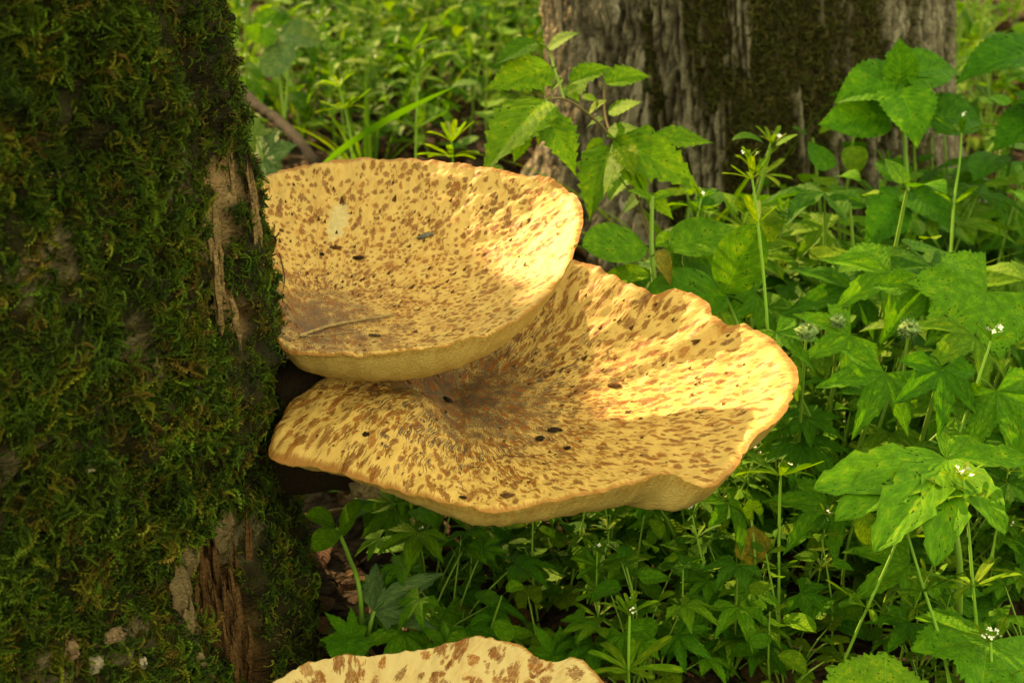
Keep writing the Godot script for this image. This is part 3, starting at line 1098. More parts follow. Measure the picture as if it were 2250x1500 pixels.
func make_ground() -> void:
	var st := begin()
	var n := 161
	for i in n:
		for j in n:
			var u := float(j) / (n - 1) * 2.0 - 1.0
			var v := float(i) / (n - 1) * 2.0 - 1.0
			var x := u * 1.5 + 38.0 * pow(u, 7.0)
			var z := -0.5 + v * 2.2 + 38.0 * pow(v, 7.0)
			st.add_vertex(Vector3(x, ground_y(x, z), z))
	grid(st, 0, n, n, true)
	var g := part("ground", finish(st), M.soil, self)
	tag(g, "dark forest floor of soil under leaf litter", "ground", "", "structure")
	rng.seed = 3
	for k in 4:
		var xf: Array = []
		var cc: Array = []
		for i in 2200:
			var x := rng.randf_range(-1.3, 1.1)
			var z := rng.randf_range(-2.9, 0.45)
			var b := Basis.from_euler(Vector3(rng.randf_range(-0.5, 0.5), rng.randf() * TAU, rng.randf_range(-0.6, 0.6))) * rng.randf_range(0.14, 0.42)
			xf.append(Transform3D(b, Vector3(x, ground_y(x, z) + rng.randf_range(0.002, 0.012), z)))
			var t := rng.randf_range(0.4, 1.5)
			cc.append(Color(t, t * rng.randf_range(0.8, 1.0), t * rng.randf_range(0.6, 1.0)))
		var o := multi("leaf_litter", leaf.dry[k], M.dead_leaf, xf, cc, self)
		tag(o, "brown dry fallen leaves scattered over the forest floor", "leaf litter", "leaf litter", "stuff")
	var said := {}
	for i in 60:
		var x := rng.randf_range(-0.3, 0.6)
		var z := rng.randf_range(-0.9, 0.3)
		var a := rng.randf() * TAU
		var l := rng.randf_range(0.05, 0.2)
		var p := Vector3(x, ground_y(x, z) + 0.008, z)
		var s := seen(p)
		var straw := i % 3 == 1
		var label := "%s %s twig lying %s" % ["long" if l > 0.12 else "short", "straw coloured" if straw else "dark", place_words(3 if s.y > 1080.0 else 2 if s.x > 1480.0 else 0, s.x, s.y)]
		if s.x < 480.0 or s.x > 2300.0 or s.y > 1560.0 or said.has(label):
			continue
		said[label] = true
		var d := Vector3(cos(a), rng.randf_range(-0.03, 0.08), sin(a)) * l
		var o := part("twig", tube_mesh([Vector3.ZERO, d * 0.5 + Vector3(d.z, 0.02, -d.x) * 0.12, d], rng.randf_range(0.0012, 0.003), 0.0008, 6, 8, 0.15), M.straw if straw else M.twig, self)
		o.position = p
		tag(o, label, "twig", "twigs in the leaf litter")

func make_added_canopy() -> void:
	# unseen leaves added to shade the fungi; gaps cut towards chosen sunlit spots
	var back := -SUN_DIR.normalized()
	var side := back.cross(Vector3.UP).normalized()
	var over := side.cross(back).normalized()
	rng.seed = 41
	var lit: Array = [[at(1170, 500, 1.0), 0.07], [at(1225, 430, 1.04), 0.06], [at(1080, 620, 0.97), 0.05], [at(1020, 450, 1.05), 0.03], [at(1690, 820, 0.97), 0.07], [at(1600, 760, 1.0), 0.05], [at(1400, 680, 1.04), 0.04], [at(1640, 950, 0.93), 0.035], [at(1430, 860, 0.97), 0.05], [at(1500, 760, 1.0), 0.05], [at(2060, 1010, 0.95), 0.06], [at(1940, 1030, 0.93), 0.05], [at(1150, 270, 1.3), 0.06], [at(1400, 330, 1.3), 0.05], [at(1660, 520, 1.12), 0.03], [at_h(930, 180, 0.05), 0.3], [at_h(750, 60, 0.05), 0.3], [at_h(700, 250, 0.1), 0.2], [at_h(1000, 260, 0.02), 0.10], [at_h(620, 60, 0.05), 0.08], [at_h(2170, 60, 0.02), 0.10], [at(1960, 620, 1.1), 0.03], [at(2120, 1080, 0.95), 0.02]]
	var shade: Array = [[at(760, 520, 1.0), 0.09], [at(900, 700, 0.95), 0.05], [at(900, 980, 0.9), 0.14]]
	var gaps := noise(1.0, 6, FastNoiseLite.TYPE_SIMPLEX, 2)
	var xf: Array = []
	for i in 3000:
		var p: Vector3
		if i < 600:
			var s: Array = shade[i % 3]
			var q: Vector3 = s[0]
			p = q + (side * rng.randf_range(-1, 1) + over * rng.randf_range(-1, 1)) * s[1] + back * rng.randf_range(1.5, 2.2)
		else:
			p = Vector3(0.1, 0.1, -0.6) + side * rng.randf_range(-1.3, 1.5) + over * rng.randf_range(-1.0, 0.9) + back * rng.randf_range(2.3, 3.4)
		var hit := false
		for l in lit:
			var d: Vector3 = p - l[0]
			if (d - back * d.dot(back)).length() < l[1]:
				hit = true
				break
		if hit:
			continue
		if i >= 600 and gaps.get_noise_3d(p.x * 3.0, p.y * 3.0, p.z * 3.0) > 0.12:
			continue
		if seen(p).y > -150.0 and seen(p).z > 0.0:
			continue
		xf.append(Transform3D(Basis.from_euler(Vector3(rng.randf_range(-0.7, 0.7), rng.randf() * TAU, rng.randf_range(-0.5, 0.5))) * rng.randf_range(0.6, 1.1), p))
	var root := thing("added_shade_tree", "leafy young tree added outside the frame to shade the fungi", "tree", Vector3(-1.5, 0, -2.0))
	var local: Array = []
	for t: Transform3D in xf:
		local.append(Transform3D(t.basis, t.origin - root.position))
	multi("added_leaves", leaf.elm[1], M.elm_leaf_1, local, [], root)
	part("trunk", tube_mesh([Vector3(0, -0.05, 0), Vector3(0.05, 0.9, 0.05), Vector3(0, 1.9, 0), Vector3(0.1, 2.6, 0.1)], 0.05, 0.015, 10, 14, 0.05), M.twig, root)  # unseen trunk and branches added to carry the shading leaves
	for k in 5:
		part("branch", tube_mesh([Vector3(0, 0.9 + 0.3 * k, 0), Vector3(0.3, 1.2 + 0.25 * k, -0.2 + 0.15 * k), Vector3(0.8, 1.35 + 0.2 * k, -0.5 + 0.3 * k)], 0.012, 0.004, 7, 8, 0.1), M.twig, root)

func make_fungi() -> void:
	var upper := make_bracket("bracket_fungus", "upper bracket fungus, funnel shaped and cream with brown scales, partly sunlit", [
		[636, 768, 0.266, -0.004], [740, 772, 0.270, -0.012], [860, 768, 0.272, -0.02], [1000, 746, 0.276, -0.028], [1100, 716, 0.281, -0.034], [1190, 655, 0.288, -0.04], [1250, 575, 0.296, -0.044], [1281, 490, 0.305, -0.046], [1273, 440, 0.311, -0.046], [1238, 402, 0.316, -0.046], [1165, 377, 0.320, -0.046], [1060, 361, 0.322, -0.046], [940, 346, 0.323, -0.044], [820, 340, 0.323, -0.042], [700, 351, 0.320, -0.038], [610, 372, 0.316, -0.03], [545, 405, 0.310, -0.02], [535, 500, 0.299, -0.008], [560, 620, 0.284, 0.0], [595, 715, 0.272, 0.0]],
		at_h(672, 712, 0.262), 1440, {"seed": 101, "scar": [742, 486], "cream": Color(0.455, 0.288, 0.078), "tan": Color(0.31, 0.125, 0.012), "heart": Color(0.06, 0.032, 0.022), "heart_size": 0.066, "tries": 12000, "gap": 0.0058, "long": 0.0025, "wide": 0.0019, "bare": -0.45}, 0.019, 0.0010)
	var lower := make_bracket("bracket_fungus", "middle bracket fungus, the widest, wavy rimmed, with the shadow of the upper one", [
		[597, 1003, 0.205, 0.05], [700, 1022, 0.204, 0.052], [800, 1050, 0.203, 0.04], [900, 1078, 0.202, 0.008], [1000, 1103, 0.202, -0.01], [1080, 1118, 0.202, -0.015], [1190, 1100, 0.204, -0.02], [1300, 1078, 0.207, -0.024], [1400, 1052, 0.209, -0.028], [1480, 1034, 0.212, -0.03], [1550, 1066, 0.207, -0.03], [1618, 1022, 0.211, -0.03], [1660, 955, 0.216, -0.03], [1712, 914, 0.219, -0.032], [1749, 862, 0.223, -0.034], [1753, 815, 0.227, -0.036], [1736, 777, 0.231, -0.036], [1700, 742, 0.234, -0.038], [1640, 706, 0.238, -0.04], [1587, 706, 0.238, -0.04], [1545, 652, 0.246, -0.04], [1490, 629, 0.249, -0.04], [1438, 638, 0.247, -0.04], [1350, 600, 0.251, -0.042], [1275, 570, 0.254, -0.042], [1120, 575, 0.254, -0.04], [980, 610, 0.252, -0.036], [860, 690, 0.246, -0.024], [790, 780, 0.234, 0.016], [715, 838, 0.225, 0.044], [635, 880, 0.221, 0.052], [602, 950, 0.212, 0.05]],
		at_h(1015, 876, 0.195), 1440, {"seed": 202, "cream": Color(0.445, 0.278, 0.072), "tan": Color(0.30, 0.12, 0.012), "heart": Color(0.04, 0.026, 0.017), "heart_size": 0.095, "tries": 11000, "gap": 0.0072, "long": 0.0042, "wide": 0.0018, "bare": -0.5}, 0.025, 0.0010)  # heart: grey-brown patch, darkened further to paint in shade of the upper cap
	var third := make_bracket("bracket_fungus", "lowest bracket fungus, only its pale spotted back rim in view below", [
		[420, 1640, 0.08, 0.0], [520, 1560, 0.088, -0.004], [590, 1496, 0.094, -0.01], [700, 1441, 0.102, -0.016], [800, 1434, 0.105, -0.016], [900, 1424, 0.108, -0.018], [980, 1404, 0.113, -0.018], [1060, 1394, 0.117, -0.018], [1130, 1410, 0.114, -0.018], [1212, 1446, 0.107, -0.018], [1260, 1441, 0.108, -0.016], [1310, 1470, 0.104, -0.014], [1335, 1530, 0.098, -0.012], [1300, 1650, 0.09, -0.01], [1100, 1800, 0.078, -0.008], [850, 1850, 0.072, -0.006], [600, 1800, 0.07, 0.0]],
		at_h(760, 1660, 0.074), 640, {"seed": 303, "cream": Color(0.42, 0.305, 0.13), "tan": Color(0.32, 0.165, 0.04), "heart": Color(0.14, 0.08, 0.05), "heart_size": 0.03, "tries": 3000, "gap": 0.0095, "long": 0.0036, "wide": 0.0029, "bare": -0.25}, 0.015, 0.001)
	# stalks that join the caps to the trunk
	var hub: Vector3 = upper.hub
	stalk(upper.root, [hub + Vector3(0.03, -0.045, -0.01), hub + Vector3(-0.03, -0.055, 0.0), hub + Vector3(-0.10, -0.06, 0.0)], 0.02, 0.03)
	hub = lower.hub
	stalk(lower.root, [hub + Vector3(0.0, -0.04, 0.0), hub + Vector3(-0.05, -0.045, 0.005), hub + Vector3(-0.14, -0.045, 0.015), hub + Vector3(-0.2, -0.05, 0.015)], 0.02, 0.024)
	hub = third.hub
	stalk(third.root, [hub + Vector3(0.0, -0.035, 0.0), hub + Vector3(-0.06, -0.04, -0.02), hub + Vector3(-0.16, -0.04, -0.04)], 0.02, 0.024)
	var b := part("fungus_button", plate(0.011, 0.008, 0.007, 4, false), M.button, self)
	b.position = at(800, 1074, 0.99)
	tag(b, "small pale fungus button hanging under the middle bracket by the trunk", "fungus")
	# raised scales, as parts of the caps
	rng.seed = 8
	for e in [[1530, 752, 12], [1285, 790, 10], [1215, 820, 9], [1480, 700, 7], [1390, 720, 8], [1320, 720, 7], [1600, 740, 6], [1540, 905, 8], [1100, 940, 7], [1240, 985, 6], [1160, 1060, 8], [980, 905, 8], [850, 930, 6], [1380, 905, 9]]:
		flake(lower, e[0], e[1], e[2])
	for e in [[752, 442, 11], [870, 437, 9], [735, 545, 9], [990, 440, 6], [1060, 455, 7], [900, 540, 6], [1030, 500, 5], [1065, 560, 5], [905, 630, 8], [1045, 655, 5], [945, 590, 6], [700, 480, 7]]:
		flake(upper, e[0], e[1], e[2])
	for g in [upper, lower]:
		for i in 150:
			var j := rng.randi() % int(g.spokes)
			var k := int(rng.randf_range(0.3, 0.93) * g.rings)
			flake_at(g, j, k, rng.randf_range(3.0, 6.5))
	# what lies on the caps
	var bits := [
		["bark_chip", "grey bark chip lying on the upper bracket fungus", "bark chip", upper, 935, 519, 19, 7, "grey_chip", 0.35],
		["bark_chip", "brown curled bark chip beside the sunlit band of the middle bracket", "bark chip", lower, 1352, 846, 14, 6, "flake", -0.3],
		["soil_crumb", "larger black soil crumb in the hollow of the middle bracket", "soil crumb", lower, 1217, 945, 15, 7, "crumb", 0.0],
		["soil_crumb", "black soil crumb just left of the larger crumb on the middle bracket", "soil crumb", lower, 1186, 962, 10, 7, "crumb", 0.2],
		["soil_crumb", "small dark crumb below the two soil crumbs on the middle bracket", "soil crumb", lower, 1248, 985, 7, 5, "crumb", 0.0],
		["seed", "round dark seed on the front left lobe of the middle bracket", "seed", lower, 804, 956, 7, 6, "crumb", 0.0],
		["soil_crumb", "dark crumb at the edge of the grey hollow of the middle bracket", "soil crumb", lower, 985, 880, 12, 6, "crumb", -0.3],
		["bark_chip", "rust brown chip at the front rim of the middle bracket", "bark chip", lower, 1117, 1088, 14, 7, "flake", 0.1],
		["soil_crumb", "dark speck near the front rim of the middle bracket", "soil crumb", lower, 1018, 1092, 9, 4, "crumb", 0.1],
		["soil_crumb", "dark crumb in the middle of the upper bracket fungus", "soil crumb", upper, 787, 567, 12, 5, "crumb", 0.2],
		["soil_crumb", "small dark crumb on the left of the upper bracket", "soil crumb", upper, 708, 558, 5, 5, "crumb", 0.0],
		["bark_chip", "brown chip under the pale scar of the upper bracket", "bark chip", upper, 738, 546, 14, 4, "flake", -0.15],
		["moss_scrap", "scrap of moss near the front rim of the upper bracket", "moss", upper, 822, 736, 13, 4, "twig", 0.1]]
	for e in bits:
		var h := on_cap(e[3], e[4], e[5])
		var depth := seen(h[0]).z
		var o := part(e[0], crumb(e[6] * depth / F, e[7] * depth / F, int(e[4])), M[e[8]], self)
		var x := Vector3(cos(e[9]), 0, -sin(e[9]))
		var y: Vector3 = h[1]
		x = (x - y * x.dot(y)).normalized()
		o.transform = Transform3D(Basis(x, y, x.cross(y)), h[0] + y * 0.0006)
		tag(o, e[1], e[2])
	for e in [["straw", "long dry stalk lying along the fold of the upper bracket", upper, [[655, 742], [720, 722], [790, 706], [872, 697]], 0.0013, "straw"], ["straw", "thin pale grass straw from the moss onto the upper bracket rim", upper, [[618, 742], [700, 741], [800, 728]], 0.0005, "straw"], ["twig", "hair thin dark twig on the hollow of the middle bracket", lower, [[1105, 1005], [1150, 1008], [1200, 1003]], 0.0005, "flake"], ["twig", "thin bent twig by the moss at the left of the upper bracket", upper, [[612, 560], [622, 610], [618, 640]], 0.0006, "twig"]]:
		var pts: Array = []
		for q in e[3]:
			var h := on_cap(e[2], q[0], q[1])
			pts.append(h[0] + h[1] * 0.0018)
		var o := part(e[0], tube_mesh(pts, e[4], e[4] * 0.5, 6, 14, 0.1), M[e[5]], self)
		tag(o, e[1], "plant debris")

func stalk(root: Node3D, pts: Array, r0: float, r1: float) -> void:
	var local: Array = []
	for p in pts:
		local.append(p - root.position)
	part("stalk", tube_mesh(local, r0, r1, 20, 16, 0.06), M.stalk, root)

func flake_at(g: Dictionary, j: int, i: int, size: float) -> void:
	var row: int = g.rings + 1
	var a: Vector3 = g.top[j * row + i + 1] - g.top[j * row + i - 1]
	var b: Vector3 = g.top[((j + 1) % int(g.spokes)) * row + i] - g.top[j * row + i]
	var nrm := b.cross(a).normalized()
	lift_flake(g, [g.top[j * row + i], nrm if nrm.y > 0 else -nrm, a.normalized()], size, j * 1.7, i * 2.3)

func flake(g: Dictionary, px: float, py: float, size: float) -> void:
	lift_flake(g, on_cap(g, px, py), size, px, py)

func lift_flake(g: Dictionary, h: Array, size: float, px: float, py: float) -> void:
	var s: float = size * seen(h[0]).z / F
	var st := begin()
	for i in 6:
		for j in 5:
			var t := float(i) / 5
			var w := (float(j) / 4 - 0.5) * 2.0
			var half := s * 0.55 * (1.0 - 0.75 * t * t) * (1.0 + 0.3 * sin(w * 5.0 + px))
			st.add_vertex(Vector3(w * half, s * 0.55 * t * t * t + 0.0003, s * (t * 1.5 - 0.7) + 0.2 * s * sin(w * 6.0 + py)))
	grid(st, 0, 6, 5, true)
	var y: Vector3 = h[1]
	var z: Vector3 = (h[2] - y * (h[2] as Vector3).dot(y)).normalized()
	part("scale_flake", finish(st), M.flake, g.root, Transform3D(Basis(y.cross(z), y, z), h[0] - (g.root as Node3D).position))

func crumb(a: float, b: float, seed_: int) -> ArrayMesh:   # an uneven lump, long half a, other half b
	var st := begin()
	var n := noise(1.0, seed_, FastNoiseLite.TYPE_SIMPLEX, 3)
	for i in 11:
		for j in 17:
			var v := PI * i / 10.0
			var u := TAU * j / 16.0
			var d := Vector3(sin(v) * cos(u), cos(v), sin(v) * sin(u))
			var k := 1.0 + 0.75 * n.get_noise_3d(d.x * 1.6, d.y * 1.6, d.z * 1.6)
			st.add_vertex(Vector3(d.x * a, d.y * b * 0.6, d.z * b) * k)
	grid(st, 0, 11, 17)
	return finish(st)

func make_plants() -> void:
	rng.seed = 1234
	hero_plants()
	fill_plants()

func hero_plants() -> void:
	# the elm sapling above the fungi
	var d := 1.28
	var root := thing("elm_sapling", "young elm sapling with toothed leaves between the fungi and the back tree", "sapling", at(1450, 640, d))
	stem_part(root, [at(1450, 640, d), at(1435, 540, d), at(1400, 430, d), at(1345, 305, d), at(1292, 250, d - 0.01), at(1240, 217, d - 0.02), at(1200, 220, d - 0.03)], 0.0019, 0.001, M.woody_stem)
	stem_part(root, [at(1240, 217, d - 0.02), at(1222, 160, d - 0.01), at(1204, 108, d), at(1179, 92, d - 0.02)], 0.0012, 0.0008, M.herb_stem, "branch")
	stem_part(root, [at(1345, 305, d), at(1330, 250, d + 0.02), at(1328, 184, d + 0.03)], 0.0012, 0.0008, M.woody_stem, "branch")
	stem_part(root, [at(1200, 220, d - 0.03), at(1190, 255, d - 0.04), at(1155, 281, d - 0.05)], 0.001, 0.0008, M.herb_stem, "branch")
	var up := Vector3(0, 1, 0.35).normalized()
	for e in [[1205, 108, 1268, 57, 0, 0.0, -0.02], [1179, 92, 1077, 129, 1, -0.02, -0.04], [1213, 148, 1061, 188, 2, -0.01, -0.05], [1253, 183, 1349, 121, 0, 0, 0.0], [1329, 184, 1440, 137, 0, 0.03, 0.04], [1200, 220, 1045, 350, 2, -0.03, -0.09], [1197, 249, 1276, 372, 0, -0.04, -0.07], [1155, 281, 1128, 361, 1, -0.05, -0.04], [1336, 244, 1416, 223, 2, 0.02, 0.0], [1333, 292, 1404, 275, 0, 0, -0.02], [1349, 303, 1557, 399, 0, 0.0, -0.03], [1448, 295, 1573, 316, 0, 0.02, 0.02], [1344, 319, 1283, 455, 0, 0.0, -0.05], [1357, 324, 1437, 433, 1, 0.0, -0.02], [1427, 327, 1437, 408, 1, 0.02, 0.02], [1325, 305, 1277, 345, 2, 0.0, 0.0], [1237, 172, 1200, 200, 0, -0.01, -0.01], [1280, 209, 1317, 222, 2, 0.0, -0.01], [1325, 262, 1277, 272, 1, 0.01, 0.02], [1100, 318, 1078, 360, 1, 0.02, 0.02], [1250, 200, 1275, 218, 2, -0.01, -0.02], [1225, 235, 1150, 250, 2, 0.01, 0.0], [1210, 228, 1180, 320, 3, 0.0, -0.02], [1292, 250, 1330, 210, 3, 0.0, -0.02], [1365, 320, 1395, 380, 3, -0.02, -0.05], [1400, 330, 1480, 350, 2, 0.01, 0.0], [1420, 430, 1490, 470, 0, 0.0, -0.01], [1415, 420, 1360, 470, 1, 0.0, 0.01], [1250, 215, 1290, 160, 0, 0.01, 0.03]]:
		var n := Vector3(rng.randf_range(-0.25, 0.25), 0, rng.randf_range(-0.1, 0.3))
		put_leaf(root, leaf.elm[rng.randi() % 4], green("elm", e[4]), at(e[0], e[1], d + e[5]), at(e[2], e[3], d + e[6]), (up + n).normalized(), 0.1)
	# nettle before the back tree, right
	d = 1.36
	root = thing("nettle_plant", "upright nettle with heart shaped toothed leaves in front of the back tree", "wild plant", at(2002, 620, d), "nettles")
	stem_part(root, [at(2002, 620, d), at(1998, 480, d), at(1990, 330, d), at(1978, 190, d)], 0.0028, 0.0016, M.herb_stem)
	for e in [[1975, 175, 1845, 183, 0, 0, -0.03], [1985, 165, 2125, 122, 0, 0, 0.01], [1978, 190, 1980, 80, 2, 0, -0.02], [1990, 160, 2030, 100, 0, 0, 0.05], [1975, 195, 2033, 272, 2, -0.01, -0.07], [1950, 250, 1797, 268, 0, 0, -0.01], [1980, 395, 1930, 320, 0, 0, 0.02], [2040, 262, 2195, 232, 1, 0.02, 0.02], [2006, 420, 2090, 470, 1, 0, -0.05], [2000, 440, 1920, 500, 1, 0, -0.05]]:
		put_leaf(root, leaf.nettle[rng.randi() % 4], green("nettle", e[4]), at(e[0], e[1], d + e[5]), at(e[2], e[3], d + e[6]), Vector3(0, 1, 0.7).normalized(), 0.1)
	root = thing("nettle_plant", "dark nettle shoot reaching in at the right edge, near the top", "wild plant", at(2330, 420, 1.3), "nettles")
	stem_part(root, [at(2330, 420, 1.3), at(2320, 260, 1.3), at(2300, 110, 1.3)], 0.0028, 0.0016, M.herb_stem)
	for e in [[2290, 118, 2105, 110], [2300, 250, 2180, 300], [2300, 110, 2330, 30], [2310, 260, 2250, 180]]:
		put_leaf(root, leaf.nettle[rng.randi() % 4], green("nettle", 1), at(e[0], e[1], 1.3), at(e[2], e[3], 1.28), Vector3(0, 1, 0.3).normalized(), 0.1)
	# leafy plant just behind the middle bracket's rim
	d = 1.17
	root = thing("waterleaf_plant", "broad leaved plant whose leaves arch behind the rim of the middle bracket", "wild plant", at(1450, 760, d), "waterleaf plants")
	stem_part(root, [at(1450, 760, d), at(1440, 640, d), at(1432, 540, d), at(1434, 430, d)], 0.003, 0.0016, M.herb_stem)
	stem_part(root, [at(1640, 760, d), at(1610, 690, d), at(1590, 645, d - 0.02)], 0.0022, 0.0016, M.herb_stem, "leaf_stalk")
	for e in [[1420, 540, 1282, 534, "oval", 0, 0, -0.03], [1440, 542, 1530, 482, "lance", 0, 0, 0.02], [1470, 545, 1620, 500, "oval", 0, 0, 0.02], [1500, 548, 1690, 640, "oval", 1, 0.03, 0.0], [1590, 645, 1668, 494, "oval", 0, -0.02, -0.04], [1600, 650, 1432, 618, "oval", 1, -0.02, -0.06], [1425, 600, 1306, 592, "lance", 2, 0.0, -0.04], [1440, 600, 1350, 640, "oval", 1, 0.02, 0.0], [1455, 600, 1540, 640, "oval", 1, 0.03, 0.0], [1434, 440, 1380, 400, "lance", 0, 0, 0.0], [1434, 440, 1490, 400, "lance", 0, 0, 0.0], [1440, 570, 1530, 590, "oval", 0, 0.03, 0.01]]:
		put_leaf(root, leaf[e[4]][rng.randi() % 4], green(e[4], e[5]), at(e[0], e[1], d + e[6]), at(e[2], e[3], d + e[7]), Vector3(0.1, 1, 0.5).normalized(), 0.1)
	put_leaf(root, leaf.lance[3], M.yellow_leaf, at(1448, 548, d - 0.02), at(1474, 598, d - 0.05), Vector3(0, 0.6, 1), 0.1)
	# the big golden-lit leaf at the right
	d = 0.96
	root = thing("waterleaf_plant", "waterleaf with one large many lobed leaf catching the sun at the right", "wild plant", at_h(2100, 1500, 0.0), "waterleaf plants")
	stem_part(root, [root.position, at(2110, 1250, d), at(2085, 1090, d), at(2080, 1010, d)], 0.0026, 0.0016, M.herb_stem)
	for e in [[1800, 1056, -0.06], [1880, 1070, -0.08], [1965, 1125, -0.10], [2095, 908, 0.05], [2210, 942, 0.04], [2290, 985, -0.01], [2215, 1105, -0.08], [2085, 1160, -0.1]]:
		put_leaf(root, leaf.lance[rng.randi() % 4] if rng.randf() < 0.0 else leaf.wide[rng.randi() % 3], green("lobed", 2), at(2080, 1008, d), at(e[0], e[1], d + e[2]), Vector3(0, 1, 0.5).normalized(), 0.1)
	# single lobed leaves among the plants on the right: foot height, leaf centre, tip, depth
	var lab := ["waterleaf with a lobed leaf left of the fluffy flower buds", "waterleaf whose toothed leaf hangs below the right flower bud", "waterleaf with a three part leaf high by the right edge", "waterleaf with a wide leaf under the nettle", "waterleaf leaf standing upright right of the middle bracket", "waterleaf with a long hanging leaf near the right edge", "waterleaf with a dark leaf low in the right corner", "waterleaf with a broad leaf half way down the right edge", "waterleaf with a flat star leaf under the rim of the middle bracket", "waterleaf with a pale leaf by the base of the back tree", "waterleaf whose leaf lies close to the rim notch", "waterleaf with a leaf in shade behind the fluffy buds"]
	var q := [[1870, 735, 1790, 775, 1.08, 150], [1945, 820, 1905, 905, 1.02, 170], [2045, 620, 2080, 760, 1.1, 190], [2170, 640, 2090, 700, 1.08, 200], [1705, 730, 1780, 790, 1.06, 120], [2070, 810, 2080, 960, 0.99, 150], [2000, 1240, 1900, 1290, 1.0, 160], [2190, 860, 2260, 990, 1.0, 180], [1820, 1110, 1750, 1180, 1.03, 160], [1960, 600, 1880, 640, 1.15, 170], [1660, 640, 1560, 610, 1.2, 150], [1880, 640, 1780, 650, 1.2, 160]]
	for i in q.size():
		var e: Array = q[i]
		var c := at(e[0], e[1], e[4])
		var foot := Vector3(c.x + rng.randf_range(-0.03, 0.03), ground_y(c.x, c.z - 0.03), c.z - 0.03)
		root = thing("waterleaf_plant", lab[i], "wild plant", foot, "waterleaf plants")
		stem_part(root, [foot, foot.lerp(c, 0.55) + Vector3(0, 0.0, -0.012), c], 0.0024, 0.0015, M.herb_stem)
		var t := at(e[2], e[3], e[4] - 0.02)
		var dir: Vector3 = (t - c).normalized() * (e[5] * e[4] / F)
		put_leaf(root, leaf.broad if i == 3 else leaf.lobed[i % 4], green("lobed", [2, 0, 0, 2, 0, 1][i % 6]), c, c + dir, Vector3(rng.randf_range(-0.3, 0.3), 1, 0.75).normalized(), 0.1)
		for k in 2:
			var a := rng.randf() * TAU
			var c2 := foot.lerp(c, rng.randf_range(0.45, 0.8)) + Vector3(cos(a), 0.2, sin(a)) * 0.03
			stem_part(root, [foot.lerp(c, 0.3), c2], 0.0013, 0.001, M.herb_stem, "leaf_stalk")
			put_leaf(root, leaf.lobed[rng.randi() % 4], green("lobed", 1), c2, c2 + Vector3(cos(a), -0.1, sin(a)) * rng.randf_range(0.03, 0.05), Vector3(0, 1, 0.4), 0.1)
	# fluffy flower buds
	var buds := [[1773, 728, 34, 1.04, "fluffy green flower bud right of the middle bracket, with a pale hook on top"], [1998, 722, 34, 1.05, "fluffy flower bud furthest right among the waterleaf"], [1842, 705, 26, 1.08, "smaller fluffy flower bud between the other two"]]
	for e in buds:
		var c := at(e[0], e[1], e[3])
		var foot := Vector3(c.x + 0.01, 0, c.z - 0.02)
		root = thing("flower_bud", e[4], "flower bud", foot)
		stem_part(root, [foot, foot.lerp(c, 0.6), c], 0.0014, 0.001, M.herb_stem)
		var st := begin()
		var idx := 0
		for k in 150:
			var dd := Vector3(rng.randf_range(-1, 1), rng.randf_range(-0.8, 1), rng.randf_range(-1, 1)).normalized()
			var rr: float = e[2] * e[3] / F * 0.75
			var s := dd.cross(Vector3(0.3, 0.7, 0.2)).normalized() * rr * 0.13
			for v in [dd * rr * 0.2 - s, dd * rr * 0.2 + s, dd * rr * rng.randf_range(0.85, 1.15)]:
				st.add_vertex(v)
				st.add_index(idx)
				idx += 1
		part("bud_head", finish(st), M.bud, root, Transform3D(Basis(), c - foot))
		part("bud_core", crumb(e[2] * e[3] / F * 0.62, e[2] * e[3] / F * 0.6, int(e[0])), M.bud, root, Transform3D(Basis(), c - foot))
	# cleavers, foot to head in the photograph
	cleavers("cleavers standing against the dark bark, with one small star at its tip", [at(1690, 760, 1.1), at(1678, 600, 1.1), at(1660, 440, 1.1), at(1646, 352, 1.1)], [[0.80, 0.024, 6, 0.95], [0.93, 0.016, 6, 0.6], [1.0, 0.012, 6, 0.5], [0.55, 0.03, 4, 0.9]], 2, 2)
	cleavers("cleavers with flowers by the right edge under the big hanging leaf", [at(2090, 1010, 1.0), at(2110, 950, 1.0), at(2145, 850, 1.0), at(2180, 745, 1.0)], [[0.6, 0.028, 7, 1.25], [0.97, 0.02, 7, 0.9]], 6, 0)
	cleavers("tall cleavers with white flowers in front of the golden leaf", [at(2150, 1560, 0.93), at(2148, 1400, 0.93), at(2140, 1300, 0.92), at(2128, 1150, 0.92), at(2118, 1055, 0.92)], [[0.52, 0.034, 8, 1.2], [0.86, 0.026, 6, 1.0], [0.99, 0.017, 8, 0.8]], 6, 2)
	cleavers("leaning cleavers with an open star, left of the tall flowered one", [at(2095, 1530, 0.92), at(2065, 1400, 0.92), at(2030, 1290, 0.92), at(1985, 1140, 0.93)], [[0.64, 0.032, 7, 1.3], [0.98, 0.03, 7, 1.0]], 2, 0)
	cleavers("low cleavers with a star in the shade at the lower right", [at(1825, 1500, 0.99), at(1860, 1440, 0.98), at(1895, 1360, 0.97), at(1950, 1240, 0.97), at(1975, 1180, 0.97)], [[0.55, 0.034, 7, 1.3], [0.98, 0.032, 7, 1.1], [0.2, 0.02, 6, 1.1]], 3, 1)
	cleavers("cleavers on a straight stem right below the rim notch", [at(1712, 1440, 1.02), at(1712, 1280, 1.02), at(1713, 1150, 1.02), at(1716, 1040, 1.02)], [[0.4, 0.03, 6, 1.2], [0.97, 0.036, 8, 1.25]], 1, 1)
	cleavers("upright cleavers with two large stars beside the lowest bracket", [at(1385, 1640, 0.93), at(1383, 1540, 0.93), at(1381, 1460, 0.92), at(1384, 1345, 0.91)], [[0.62, 0.036, 8, 1.1], [0.96, 0.02, 7, 0.8], [1.0, 0.012, 6, 0.4]], 2, 2)
